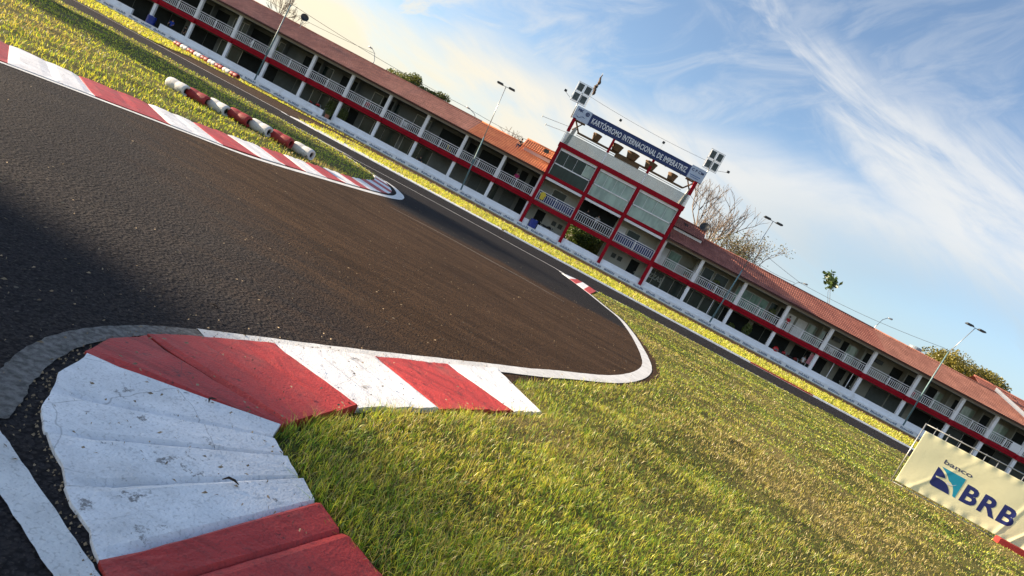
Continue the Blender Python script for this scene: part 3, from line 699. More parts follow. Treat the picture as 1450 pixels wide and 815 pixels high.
make_grass('grass', 'bright mown grass around the near tyre row and left lawn', LEFT_LAWN, 52000, 5.0, 60, lambda x, y: np.where(x > -23.5, H_L(x, y), 0.006), 2, hgt=0.045, yel=0.65, straw=0.15, azr=(-75, -8))
make_grass('grass', 'long yellow grass strip between the black track and the pit lane', STRIP_R, 70000, 28, 110, zero(0.03), 3, hgt=0.12, yel=1.3, straw=0.12, azr=(-40, 50), wmul=1.2)
make_grass('grass', 'yellow grass strip running to the left edge behind the track', STRIP_L, 60000, 34, 130, zero(0.03), 4, hgt=0.12, yel=1.3, straw=0.12, azr=(-65, -18), wmul=1.2)

# bits of dry leaf, twig and gravel on the asphalt
def debris():
    rs = np.random.RandomState(5); mb = MB()
    for _ in range(2600):
        r = 1.3 * (14 / 1.3) ** rs.rand(); a = R(rs.uniform(-52, 40)); x = r * math.sin(a); y = r * math.cos(a)
        X = np.array([x]); Y = np.array([y])
        if inside(X, Y, RIGHT_LAWN)[0] or inside(X, Y, LEFT_LAWN)[0] or x > 1.6: continue
        L = rs.uniform(0.0015, 0.0062) * (1 + r * 0.16); wv = L * rs.uniform(0.12, 0.4); th = rs.rand() * 6.28
        c, s = math.cos(th), math.sin(th); b = len(mb.v); z = 0.004
        zb = 0.0
        ink = inside(X, Y, KO + KIs[::-1])[0]
        if ink: zb = 0.036
        z += zb
        for u, v_, zz in ((-1, 0, 0), (0, 1, 0.004), (1, 0, 0.002), (0, -1, 0.0)):
            mb.v.append((x + (u * L * c - v_ * wv * s), y + (u * L * s + v_ * wv * c), z + zz + rs.rand() * 0.003))
        mb.f.append((b, b + 1, b + 2, b + 3))
    ko = arc_resample(KO, 400)
    for _ in range(420):
        k = rs.randint(60, 399); d_ = ko[k] - np.array([-0.55, 1.75]); d_ /= np.linalg.norm(d_); x, y = ko[k] + d_ * abs(rs.normal(0, 0.022))
        L = rs.uniform(0.001, 0.0045); b = len(mb.v); th = rs.rand() * 6.28
        for q_ in range(3): mb.v.append((x + L * math.cos(th + q_ * 2.1), y + L * math.sin(th + q_ * 2.1), 0.002))
        mb.v.append((x, y, 0.003 + L * 1.2)); mb.f += [(b, b + 1, b + 3), (b + 1, b + 2, b + 3), (b + 2, b, b + 3)]
    o = mb.build('leaf_litter', mat('dry_litter', (0.26, 0.20, 0.13), 0.9, 0.5, 20), fix=False)
    tag(o, 'scattered dry leaf and twig scraps on the asphalt', 'leaf litter', kind='stuff')
debris()
for (x, y, rz) in ((-0.39, 1.33, 0.5), (-0.62, 1.62, 1.7), (-1.05, 2.35, 0.2)):
    mb = MB(); mb.tube([(-0.02, 0, 0.004), (-0.008, 0.006, 0.008), (0.006, 0.004, 0.006), (0.016, -0.006, 0.004)], [0.0012, 0.003, 0.0028, 0.001], 5)
    o = mb.build('dry_leaf', mat('dead_leaf', (0.035, 0.022, 0.014), 0.9, 0.3, 30), smooth=True)
    o.location = (x, y, {-0.39: 0.036, -0.62: 0.034, -1.05: 0.002}[x]); o.rotation_euler = (0, 0, rz)
    tag(o, {-0.39: 'curled dark leaf on the nearest red kerb block', -0.62: 'small dark twig on the red kerb block beside the groove', -1.05: 'dark twig on the asphalt just outside the worn kerb line'}[x], 'leaf')

# ------------------------------------------------------------------ tyre rows
def tyre_roll(name, loc, rz, m, label, group, rad=0.098, length=0.395, tilt=0.0, m2=None):
    t_ = empty(name, loc, label, 'tyre', group, rz)
    prof = []
    half = length / 2
    for k in range(2):      # two kart tyres strapped side by side
        x0 = -half + k * half; x1 = x0 + half
        if k == 0: prof += [(rad * 0.50, x0 + 0.03), (rad * 0.55, x0 + 0.004), (rad * 0.80, x0)]
        prof += [(rad * 0.94, x0 + 0.010), (rad * 1.0, x0 + 0.035), (rad * 1.02, (x0 + x1) / 2), (rad * 1.0, x1 - 0.035), (rad * 0.95, x1 - 0.008)]
        if k == 1: prof += [(rad * 0.80, x1), (rad * 0.55, x1 - 0.004), (rad * 0.50, x1 - 0.03)]
    mb = MB(); mb.lathe(prof, 28, 'x', (0, 0, rad * 0.93))
    mb.build('tread', m, t_, smooth=True, fix=True)
    mb = MB(); mb.lathe([(0.001, half - 0.05), (rad * 0.52, half - 0.05)], 20, 'x', (0, 0, rad * 0.93)); mb.build('hub_opening', M_RUB, t_); mb = MB(); mb.lathe([(0.001, -half + 0.05), (rad * 0.52, -half + 0.05)], 20, 'x', (0, 0, rad * 0.93))
    mb.build('hub_opening', M_RUB, t_)
    return t_
TY = [(-6.83, 10.47), (-6.48, 10.53), (-6.12, 10.58), (-5.74, 10.62), (-5.37, 10.68), (-5.00, 10.76), (-4.62, 10.86)]
words = ['leftmost', 'second', 'third', 'middle', 'fifth', 'sixth', 'rightmost']
for i, (x, y) in enumerate(TY):
    wh = i % 2 == 0
    tyre_roll('tyre_barrier', (x, y - .03, float(H_L(np.array([x]), np.array([y]))[0]) - 0.005), R(-11 + [0, 5, -4, 3, -2, 4, -3][i]), M_TYW if wh else M_TYR,
              '%s %s painted tyre pair from the left in the near row on the lawn' % ({0: 'first', 1: 'second', 2: 'third', 3: 'fourth', 4: 'fifth', 5: 'sixth', 6: 'last'}[i], 'white' if wh else 'red'), 'near row of painted tyres')
FT = [(-35.2, 51.6), (-34.3, 51.2), (-33.4, 50.8), (-32.5, 50.4), (-31.6, 50.0), (-30.7, 49.6), (-29.8, 49.2), (-28.9, 48.8), (-28.0, 48.4)]
for i, (x, y) in enumerate(FT):
    wh = i % 2 == 1
    tyre_roll('tyre_barrier', (x, y, 0.03), R(-20), M_TYW if wh else M_TYR, '%s %s tyre roll in the far row by the pit lane, counted from the left' % (['first', 'second', 'third', 'fourth', 'fifth', 'sixth', 'seventh', 'eighth', 'ninth'][i], 'white' if wh else 'red'), 'far row of painted tyres', rad=0.20, length=0.80)
rk = empty('painted_block', (7.5, 8.78, 0), 'low red painted concrete block under the right end of the bank banner', 'block', rz=R(-12))
mb = MB(); mb.prism([(-.42, 0), (.42, 0), (.42, .085), (.40, .095), (-.40, .095), (-.42, .085)], -.07, .07); mb.build('block_body', M_TYR, rk)

# ------------------------------------------------------------------ banner
BN = Vector((5.783, 9.342, 0)); BANG = R(-12)
bn = empty('advertising_banner', BN, 'pale yellow bank advertising banner on a low pipe frame on the lawn', 'banner', rz=BANG)
BL = 2.02
def wave(u, z):
    s = (u - 0.035) / (BL - 0.07); q = (z - 0.075) / 0.82
    w1 = 0.004 * math.sin(9 * s + 3 * q) + 0.002 * math.sin(23 * (s * 0.9 - q * 0.35)) * (1 - q)
    for c0, sl_, wd_, am in ((0.70, 0.12, 0.016, 0.008), (0.80, 0.25, 0.014, 0.009), (0.90, 0.30, 0.016, 0.009), (0.10, 0.30, 0.018, 0.004)):
        w1 += am * math.exp(-((s - c0 - sl_ * q) / wd_) ** 2) * max(0.0, 1 - q) ** 0.7
    w1 += 0.0035 * math.sin(70 * s) * (max(0, q - 0.88) * 8 + max(0, 0.12 - q) * 8)
    return w1
def press_on(o):
    bm = bmesh.new(); bm.from_mesh(o.data); bmesh.ops.transform(bm, matrix=Matrix.Translation(o.location) @ o.rotation_euler.to_matrix().to_4x4(), verts=bm.verts)
    o.location = (0, 0, 0); o.rotation_euler = (0, 0, 0)
    bmesh.ops.triangulate(bm, faces=bm.faces)
    for _ in range(3):
        ed = [e for e in bm.edges if e.calc_length() > 0.02]
        if not ed: break
        bmesh.ops.subdivide_edges(bm, edges=ed, cuts=1); bmesh.ops.triangulate(bm, faces=[f for f in bm.faces if len(f.verts) > 3])
    for v in bm.verts: v.co.y = -0.0217 - wave(v.co.x, v.co.z) + 0.2 * (v.co.y + 0.04)
    bm.to_mesh(o.data); bm.free()
def cloth():
    mb = MB(); nx, nz = 260, 110
    for j in range(nz + 1):
        for i in range(nx + 1):
            u = 0.035 + (BL - 0.07) * i / nx; z = 0.085 + (0.82) * j / nz - (0.02) * (1 - i / nx)
            s = i / nx; q = j / nz
            wv = wave(u, z)
            mb.v.append((u, -0.02 - wv, z))
    W = nx + 1
    mb.f = [(j * W + i, j * W + i + 1, (j + 1) * W + i + 1, (j + 1) * W + i) for j in range(nz) for i in range(nx)]
    o = mb.build('cloth', M_CLOTH, bn, smooth=True)
    md = o.modifiers.new('thickness', 'SOLIDIFY'); md.thickness = 0.001; md.offset = 0
    return o
cloth_o = cloth()
mb = MB()
for x in (0.0, BL): mb.tube([(x, 0, -0.02), (x, 0, 0.985)], 0.009, 8)
mb.tube([(0, 0, 0.975), (BL, 0, 1.0)], 0.008, 8); mb.tube([(0, 0.0, 0.03), (BL, 0.0, 0.035)], 0.006, 8)
for i in range(12):
    x = 0.15 + i * 0.171
    if x < BL - 0.03:
        mb.tube([(x, 0, -0.03), (x, 0.004, 1.0)], 0.0055, 6)
mb.tube([(1.07, 0.0, 0.80), (1.07, 0.4, 0.0)], 0.006, 6)
mb.build('pipe_frame', M_STEEL, bn, smooth=True)
yb = -0.040
text_mesh('banco', 0.1, M_BGREY, 'lettering', bn, bold=0.0015, extrude=0.001, loc=(0.435, yb, 0.603), fit=(0.385, 0.066))
text_mesh('BRB', 0.3, M_BNAVY, 'lettering', bn, bold=0.009, extrude=0.001, loc=(0.825, yb, 0.252), fit=(0.70, 0.258), spacing=1.12)
def shape2d(name, pts, m, y, th=0.002):
    mb = MB(); mb.prism(pts, y - th, y); return mb.build(name, m, bn)
ex0, ex1, ez0, ez1 = 0.405, 0.775, 0.252, 0.555
def rr(pts):  # to banner coordinates
    return [(ex0 + (ex1 - ex0) * a, ez0 + (ez1 - ez0) * b) for a, b in pts]
def qb(p0, p1, p2, n=10): return [((1 - t_) ** 2 * p0[0] + 2 * t_ * (1 - t_) * p1[0] + t_ ** 2 * p2[0], (1 - t_) ** 2 * p0[1] + 2 * t_ * (1 - t_) * p1[1] + t_ ** 2 * p2[1]) for t_ in [k / n for k in range(n + 1)]]
shape2d('emblem', rr(qb((0.10, 1.0), (0.42, 0.78), (0.50, 0.62)) + qb((0.56, 0.56), (0.80, 0.50), (0.90, 0.02), 8) + [(1.0, 0.0), (1.0, 1.0)]), M_BCYAN, yb)
shape2d('emblem', rr([(0.0, 0.12), (0.0, 0.92)] + qb((0.0, 0.92), (0.28, 0.80), (0.40, 0.60)) + qb((0.40, 0.58), (0.20, 0.52), (0.06, 0.50)) + qb((0.10, 0.44), (0.30, 0.46), (0.46, 0.42)) + qb((0.50, 0.40), (0.70, 0.28), (0.78, 0.0)) + [(0.12, 0.0), (0.04, 0.04)]), M_BNAVY, yb)
shape2d('emblem', rr(qb((0.52, 0.38), (0.72, 0.38), (0.84, 0.56)) + qb((0.74, 0.46), (0.62, 0.46), (0.52, 0.48))), M_WHITE, yb - 0.002)

for o in list(bn.children):
    if o.name.startswith(('lettering', 'emblem')): press_on(o)

# ------------------------------------------------------------------ pit wall
YF = 67.87          # front plane of the columns
pw = empty('pit_wall', (0, 66, 0), 'long white pit wall with rows of small blue lettering in front of the building', 'wall')
mb = MB(); mb.box(-100, 90, -0.1, 1.5, 0.0, 0.52); mb.build('ledge', M_PITW, pw)
gaps = [(-28.7, -27.4), (-3.95, -2.95), (-52.2, -48.8)]
segs = []; x = -100.0
for a, b in sorted(gaps): segs.append((x, a)); x = b
segs.append((x, 90.0))
mb = MB()
for a, b in segs: mb.box(a, b, 1.5, 1.72, 0.0, 1.13)
mb.build('parapet', M_PITW, pw)
mb = MB(); mb.box(-100, 90, -0.35, -0.1, 0.0, 0.10); mb.build('base_kerb', mat('yellowed_concrete', (0.50, 0.45, 0.30), 0.9, 0.2, 1.0), pw)
mb = MB(); xx = -99.0; rs = random.Random(3)
while xx < 88:     # rows of small printed marks, too small to read even close to
    L = rs.uniform(1.0, 1.35)
    px_ = xx
    while px_ < xx + L:
        wch = rs.uniform(0.06, 0.13); mb.box(px_, px_ + wch * 0.8, -0.104, -0.1, 0.17 + rs.uniform(-0.01, 0.02), 0.17 + rs.choice((0.15, 0.2, 0.24)))
        px_ += wch + 0.02
    xx += L + rs.uniform(0.35, 0.5)
mb.build('printed_marks', mat('faded_blue_ink', (0.10, 0.16, 0.27), 0.7, 0.2, 2), pw)

# ------------------------------------------------------------------ buildings
def railing(parent, x0, x1, y, z0, z1, m, step=0.20):
    mb = MB()
    mb.box(x0, x1, y - .03, y + .03, z1 - .06, z1); mb.box(x0, x1, y - .02, y + .02, z1 - .25, z1 - .21); mb.box(x0, x1, y - .02, y + .02, z0 + .08, z0 + .13)
    xm = (x0 + x1) / 2
    for xx in (x0 + .03, xm, x1 - .03): mb.box(xx - .035, xx + .035, y - .035, y + .035, z0, z1)
    x = x0 + step
    while x < x1 - step * .6:
        if abs(x - xm) > 0.06: mb.box(x - .022, x + .022, y - .015, y + .015, z0 + .13, z1 - .25)
        x += step
    return mb.build('railing', m, parent)

KIND = {'D': ('door', M_DARK), 'K': ('doorway', M_DARK), 'G': ('window', M_GLD), 'g': ('window', M_GLG), 'C': ('window', M_GLC), 'S': ('shutter', M_SHUT), 'W': ('wall_panel', M_WHITE)}  # doorways are flat dark panels, the unlit room painted on
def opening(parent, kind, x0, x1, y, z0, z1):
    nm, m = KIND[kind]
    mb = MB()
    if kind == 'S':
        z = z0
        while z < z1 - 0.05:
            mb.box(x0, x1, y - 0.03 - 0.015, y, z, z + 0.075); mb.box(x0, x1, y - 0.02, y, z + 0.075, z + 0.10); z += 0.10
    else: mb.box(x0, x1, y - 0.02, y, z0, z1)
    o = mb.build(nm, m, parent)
    if kind in 'GgC' and x1 - x0 > 0.5:
        fb = MB(); w_ = 0.05
        fb.box(x0 - w_, x0, y - .05, y, z0, z1); fb.box(x1, x1 + w_, y - .05, y, z0, z1); fb.box(x0 - w_, x1 + w_, y - .052, y, z1, z1 + w_)
        n = max(1, int((x1 - x0) / 0.9))
        for k in range(1, n): xx = x0 + (x1 - x0) * k / n; fb.box(xx - .02, xx + .02, y - .045, y - .021, z0, z1)
        fb.build('frame', M_STEEL, o)
    if kind == 'D':
        fb = MB(); fb.box(x1 - .12, x1 - .06, y - .06, y - .021, z0 + .95, z0 + 1.1); fb.build('handle', M_STEEL, o)
    return o

def tile_roof(parent, x0, x1, ye, ze, yr, zr, m, name='roof', step=0.25, back=True, hip=None):
    """corrugated clay tiles in overlapping courses, front slope (and back slope)"""
    me_v = []; me_f = []
    nx = int((x1 - x0) / step * 4) + 1; rows = max(3, int(math.hypot(yr - ye, zr - ze) / 0.4))
    def add(xa, xb, ya, za, yb_, zb_):
        b = len(me_v)
        xs_ = np.linspace(xa, xb, nx)
        rowsz = []
        for r_ in range(rows):
            t0 = r_ / rows; t1 = (r_ + 1) / rows
            rowsz.append((t0, 0.05)); rowsz.append((t1, 0.0))
        for (tt, lift) in rowsz:
            for k, x in enumerate(xs_):
                ph = (k % 4) / 4.0; c = 0.045 * (0.5 - 0.5 * math.cos(2 * math.pi * ph))
                me_v.append((float(x), ya + (yb_ - ya) * tt, za + (zb_ - za) * tt + c + lift))
        R_ = len(rowsz)
        for r_ in range(R_ - 1):
            for k in range(nx - 1): me_f.append((b + r_ * nx + k, b + r_ * nx + k + 1, b + (r_ + 1) * nx + k + 1, b + (r_ + 1) * nx + k))
    add(x0, x1, ye, ze, yr, zr)
    if back: add(x0, x1, 2 * yr - ye, ze, yr + 0.001, zr)
    mb = MB(); mb.v = me_v; mb.f = me_f
    o = mb.build(name, m, parent, fix=False)
    cap = MB(); cap.tube([(x0, yr, zr + .05), (x1, yr, zr + .05)], 0.10, 8); cap.build('ridge_cap', m, o, smooth=True)
    return o

def balcony_wing(label, cols, upper, lower, roofs, inner=None, colw=0.32):
    """two storeys of open bays; coordinates relative to the wing's base"""
    x0 = cols[0]; x1 = cols[-1]
    root = empty('pit_building', (x0, YF, 0), label, 'building')
    L = lambda x: x - x0
    yb_ = 2.9                         # back wall
    mb = MB(); mb.box(0, L(x1), yb_, yb_ + 0.2, 0.0, 5.95); mb.build('wall', inner, root)
    mb = MB(); mb.box(0, 0.0 + .2, yb_ + .2, 8.0, 0.0, 5.95); mb.box(L(x1) - .2, L(x1), yb_ + .2, 8.0, 0, 5.95); mb.box(0, L(x1), 7.8, 8.0, 0, 5.9); mb.build('wall', M_WALL, root)
    mb = MB(); mb.box(0.0, L(x1), 0.0, yb_, 3.06, 3.30); mb.build('floor_slab', inner, root)
    mb = MB(); mb.box(0.002, L(x1), 0.10, yb_ + 7, -0.02, 0.45); mb.build('floor', M_CONC, root)
    mb = MB()
    mb.box(-.05, L(x1) + .05, -0.22, 0.0, 3.10, 3.36); mb.box(-.05, L(x1) + .05, -0.12, -0.002, 2.84, 3.10)
    for c in cols: mb.box(L(c) - .2, L(c) + .2, -0.30, -0.002, 2.80, 3.30)
    mb.build('red_beam', M_RED, root)
    mb = MB(); mb.box(-.05, L(x1) + .05, -0.20, 0.16, 5.86, 6.10); mb.build('eave_beam', M_WALL, root)
    mb = MB(); mb.box(0, L(x1), 0.16, yb_, 5.90, 5.98); mb.build('ceiling', inner, root)
    mb = MB(); mb.box(-.1, L(x1) + .1, -0.75, -0.68, 6.02, 6.14); mb.box(-.1, L(x1) + .1, -0.68, -.2, 6.10, 6.14); mb.build('fascia', mat('dark_fascia', (0.10, 0.045, 0.035), 0.7, 0.2, 2), root)
    for c in cols:
        mb = MB(); mb.box(L(c) - colw / 2, L(c) + colw / 2, -0.18, 0.16, 3.36, 5.86); mb.build('column', M_WHITE, root)
        mb = MB(); mb.box(L(c) - colw / 2, L(c) + colw / 2, -0.11, 0.18, 0.45, 2.84); mb.build('column', M_WHITE, root)
    for i in range(len(cols) - 1):
        a, b = L(cols[i]), L(cols[i + 1]); w_ = b - a
        # white party wall between units on the balcony
        mb = MB(); mb.box(b - .06, b + .06, 2.0, yb_, 3.30, 5.9); mb.build('party_wall', inner, root)
        for (f0, f1, k) in upper[i % len(upper)]:
            zt = 5.55 if k in 'DKG' else 5.4; zb_ = 3.31 if k in 'DKSWC' else (3.31 if k in 'G' else 4.0)
            if k == 'g': zb_ = 3.5
            opening(root, k, a + f0 * w_ + .03, a + f1 * w_ - .03, yb_, zb_, zt)
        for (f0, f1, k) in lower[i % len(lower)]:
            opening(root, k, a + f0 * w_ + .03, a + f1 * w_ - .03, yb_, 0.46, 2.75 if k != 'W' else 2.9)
    for i in range(len(cols) - 1):
        a, b = L(cols[i]), L(cols[i + 1])
        railing(root, a + colw / 2, b - colw / 2, -0.05, 3.36, 4.33, M_WHITE)
    for (ra, rb, m) in roofs: tile_roof(root, L(ra), L(rb), -0.80, 6.14, 4.2, 8.22, m)
    # gable closing triangles
    for xx in (0.0, L(x1) - .2):
        gb = MB(); b = len(gb.v); gb.v += [(xx, -.2, 6.05), (xx + .2, -.2, 6.05), (xx, 4.2, 8.12), (xx + .2, 4.2, 8.12), (xx, 8.6, 6.05), (xx + .2, 8.6, 6.05)]
        gb.f += [(0, 2, 4), (1, 5, 3), (0, 1, 3, 2), (2, 3, 5, 4), (4, 5, 1, 0)]; gb.build('gable', M_WALL, root)
    return root

bl = 4.5589; xL0 = -45.7755
colsL = [xL0 + bl * i for i in range(-5, 9)] + [-4.95]
upL = {-5: [(0, .5, 'K')], -4: [(.3, 1, 'G')], -3: [(0, .6, 'K')], -2: [(.3, 1, 'G')], -1: [(0, 1, 'K')], 0: [(0, .35, 'K'), (.5, 1, 'G')], 1: [(0, .5, 'K'), (.75, .97, 'G')], 2: [(.46, 1, 'K')], 3: [(0, .25, 'G'), (.5, 1, 'K')], 4: [(.38, .62, 'G'), (.64, 1, 'K')], 5: [(0, .12, 'G'), (.55, 1, 'G')], 6: [(.25, 1, 'K')], 7: [(0, .2, 'K'), (.34, 1, 'K')], 8: [(0, .34, 'K'), (.44, .64, 'K'), (.74, 1, 'K')]}
loL = {-5: [(0, 1, 'K')], -4: [(0, 1, 'S')], -3: [(0, 1, 'K')], -2: [(0, .45, 'K'), (.6, 1, 'K')], -1: [(0, .4, 'K'), (.5, 1, 'K')], 0: [(0, .3, 'K'), (.4, 1, 'G')], 1: [(0, 1, 'K')], 2: [(0, .5, 'S'), (.52, 1, 'S')], 3: [(0, .45, 'G'), (.5, 1, 'G')], 4: [(0, .25, 'K'), (.4, 1, 'G')], 5: [(0, .4, 'G'), (.5, 1, 'G')], 6: [(0, .3, 'G')], 7: [(.38, .66, 'S'), (.67, 1, 'S')], 8: [(0, .12, 'G'), (.26, .62, 'S'), (.7, 1, 'K')]}
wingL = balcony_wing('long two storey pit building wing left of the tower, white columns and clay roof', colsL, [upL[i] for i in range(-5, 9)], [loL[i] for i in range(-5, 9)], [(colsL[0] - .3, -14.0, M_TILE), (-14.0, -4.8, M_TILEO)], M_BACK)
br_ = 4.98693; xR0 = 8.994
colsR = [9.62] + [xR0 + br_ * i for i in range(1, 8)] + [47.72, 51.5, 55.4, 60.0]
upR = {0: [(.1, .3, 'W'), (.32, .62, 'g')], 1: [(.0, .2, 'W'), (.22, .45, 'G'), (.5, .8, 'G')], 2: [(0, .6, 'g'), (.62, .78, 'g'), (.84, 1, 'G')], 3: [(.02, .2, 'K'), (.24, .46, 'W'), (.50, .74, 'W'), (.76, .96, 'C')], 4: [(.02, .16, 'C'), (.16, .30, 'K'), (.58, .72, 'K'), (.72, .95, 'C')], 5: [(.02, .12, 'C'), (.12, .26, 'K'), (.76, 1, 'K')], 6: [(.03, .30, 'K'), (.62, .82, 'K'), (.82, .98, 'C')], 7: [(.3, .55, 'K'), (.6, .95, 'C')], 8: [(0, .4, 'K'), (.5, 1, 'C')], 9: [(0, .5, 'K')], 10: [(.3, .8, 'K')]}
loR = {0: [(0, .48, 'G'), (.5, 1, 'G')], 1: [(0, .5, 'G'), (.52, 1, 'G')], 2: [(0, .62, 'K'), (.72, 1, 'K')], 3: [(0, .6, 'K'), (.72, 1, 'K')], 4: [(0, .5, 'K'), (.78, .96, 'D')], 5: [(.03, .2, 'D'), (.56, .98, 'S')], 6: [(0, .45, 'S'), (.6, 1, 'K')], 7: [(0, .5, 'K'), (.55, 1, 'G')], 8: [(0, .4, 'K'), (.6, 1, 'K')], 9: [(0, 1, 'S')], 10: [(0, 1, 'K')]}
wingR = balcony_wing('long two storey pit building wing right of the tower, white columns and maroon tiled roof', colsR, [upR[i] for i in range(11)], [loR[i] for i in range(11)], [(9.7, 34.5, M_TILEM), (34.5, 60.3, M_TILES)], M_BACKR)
# solid white parapet panel in one right bay
mb = MB(); mb.box(50.3 - 9.62, 51.3 - 9.62, -0.12, -0.09, 3.40, 4.3); mb.build('parapet_panel', M_WHITE, wingR)
for cx, nm in ((31.0, 'farther left one'), (36.0, 'nearer the bent lamp post')):
    a = empty('air_conditioner', (cx, YF + 2.85, 5.05), 'dark air conditioner high on the balcony wall, %s' % nm, 'air conditioner', 'air conditioners on the right wing')
    mb = MB(); mb.box(-.42, .42, -.32, -.03, 0, .42); mb.build('casing', M_DKGRAY, a)
    mb = MB()
    for k in range(5): mb.box(-.38, .38, -.34, -.322, .05 + .07 * k, .08 + .07 * k)
    mb.build('grille', M_SHUT, a)
# faded shop lettering on the ground floor glass
text_mesh('ZZAS', 0.5, mat('pale_vinyl', (0.5, 0.55, 0.52), 0.6, 0.1, 3), 'shop_lettering', wingR, bold=0.01, extrude=0.005, loc=(0.55, 2.82, 1.75), fit=(1.5, 0.55))

# ---- tower
TX = [-4.72, -0.10, 4.48, 9.32]
tw = empty('control_tower', (-4.72, YF, 0), 'red framed four level race control tower with glass storeys in the middle of the building', 'tower')
T0 = TX[0]; TXl = [x - T0 for x in TX]; TW = TXl[-1]
for i, x in enumerate(TXl):
    mb = MB(); mb.box(x - .165, x + .165, -0.55, -0.10, 0.50, 9.25); mb.build('column', M_RED, tw)
for z0, z1, yy in ((2.78, 3.30, -.5), (5.92, 6.32, -.5), (9.25, 9.72, -.56)):
    mb = MB()
    if z0 > 9: mb.box(-.24, TW + .24, yy, -.06, z0, z1)
    else:
        for a, b in zip(TXl[:-1], TXl[1:]): mb.box(a + .165, b - .165, yy + .06, -.12, z0 + (.05 if z0 > 5 else 0), z1 - (.02 if z0 > 5 else .05))
    mb.build('red_beam', M_RED, tw)
for z0, z1 in ((5.68, 5.92), (8.98, 9.25)):
    mb = MB()
    for a, b in zip(TXl[:-1], TXl[1:]): mb.box(a + .21, b - .21, -.40, -.10, z0, z1)
    mb.build('cream_band', M_WHITE, tw)
for z in (3.02, 6.0, 9.3):
    mb = MB(); mb.box(-.1, TW + .1, -.1, 6.0, z, z + .28); mb.build('floor_slab', M_WALL, tw)
mb = MB(); mb.box(-.1, .1, 0, 6, .45, 9.3); mb.box(TW - .1, TW + .1, 0, 6, .45, 9.3)
for a, b in zip(TXl[:-1], TXl[1:]):
    if a == TXl[1]: mb.box(a, b, 2.1, 2.25, 3.3, 6.0)       # ground floor of the middle bay is an open passage
    else: mb.box(a, b, 2.1, 2.25, 0.45, 6.0)
mb.box(TXl[1] - .1, TXl[1] + .1, 0.2, 6, .45, 3.02); mb.box(TXl[2] - .1, TXl[2] + .1, 0.2, 6, .45, 3.02)
mb.box(.1, TW - .1, 5.8, 6.0, 3.3, 9.3)
mb.build('wall', M_WALL, tw)
# glass storey
for i, (a, b) in enumerate(zip(TXl[:-1], TXl[1:])):
    mb = MB(); mb.box(a + .21, b - .21, -.26, -.22, 6.32, 8.98); g = mb.build('window', (M_GLD if i == 0 else M_GLC), tw)
    if i == 0: g['label'] = 'dark reflecting window'
    fb = MB(); fb.box(a + .21, b - .21, -.32, -.262, 7.50, 7.62); fb.box(a + .21, a + .28, -.32, -.262, 6.32, 8.98); fb.box(b - .28, b - .21, -.32, -.262, 6.32, 8.98)
    for k in (1, 2, 3): xx = a + .21 + (b - a - .42) * k / 4; fb.box(xx - .012, xx + .012, -.29, -.262, 7.62, 8.98)
    fb.build('frame', M_WHITE, g)
    if i == 0:
        mb = MB(); mb.box(b - 1.3, b - .3, -.268, -.262, 7.7, 8.9); mb.build('curtain', M_GLC, g)
# balcony level
for i, (a, b) in enumerate(zip(TXl[:-1], TXl[1:])):
    railing(tw, a + .21, b - .21, -.30, 3.30, 4.42, M_WHITE, 0.23)
    if i != 1:
        mb = MB(); mb.box(a + .22, b - .22, -.24, -.22, 3.40, 4.33); mb.build('navy_banner', M_NAVY, tw)
opening(tw, 'G', 1.5, 3.0, 2.1, 3.9, 5.3); opening(tw, 'K', TXl[1] + .2, TXl[2] - .2, 2.1, 3.35, 5.85)
opening(tw, 'W', TXl[2] + .3, TXl[2] + 1.2, 2.1, 3.9, 5.2); opening(tw, 'G', TXl[2] + 1.4, TXl[2] + 2.8, 2.1, 3.9, 5.2)
opening(tw, 'D', .9, 1.9, 2.1, .46, 2.6); opening(tw, 'D', TXl[3] - 1.7, TXl[3] - .7, 2.1, .46, 2.6)
for bx in (TXl[0] + 2.9, TXl[2] + 1.0):
    for k in (0, 1):
        mb = MB(); mb.box(bx + .75 * k, bx + .75 * k + .5, 2.06, 2.1, 1.75, 2.25); v_ = mb.build('vent', M_SHUT, tw)
# terrace with glass parapet
for i, (a, b) in enumerate(zip(TXl[:-1], TXl[1:])):
    mb = MB(); mb.box(a + .05, b - .05, -.42, -.39, 9.72, 10.86); mb.build('glass_parapet', M_GLP, tw)
mb = MB(); mb.box(-.2, -.17, -.4, 5, 9.72, 10.86); mb.box(TW + .17, TW + .2, -.4, 5, 9.72, 10.86); mb.build('glass_parapet', M_GLP, tw)
mb = MB(); mb.box(-.15, TW + .15, -.44, -.36, 10.86, 10.90); mb.build('parapet_rail', M_STEEL, tw)
for i, x in enumerate(TXl):
    mb = MB(); mb.box(x - .07, x + .07, -.50, -.36, 9.72, 11.0); mb.build('white_post', M_WHITE, tw)
    mb = MB()
    if i in (0, 3): mb.box(x - .17, x + .17, -.55, -.25, 11.0, 12.52)
    else: mb.box(x - .13, x + .13, -.52, -.28, 10.95, 12.5)
    mb.build('red_post', M_RED, tw)
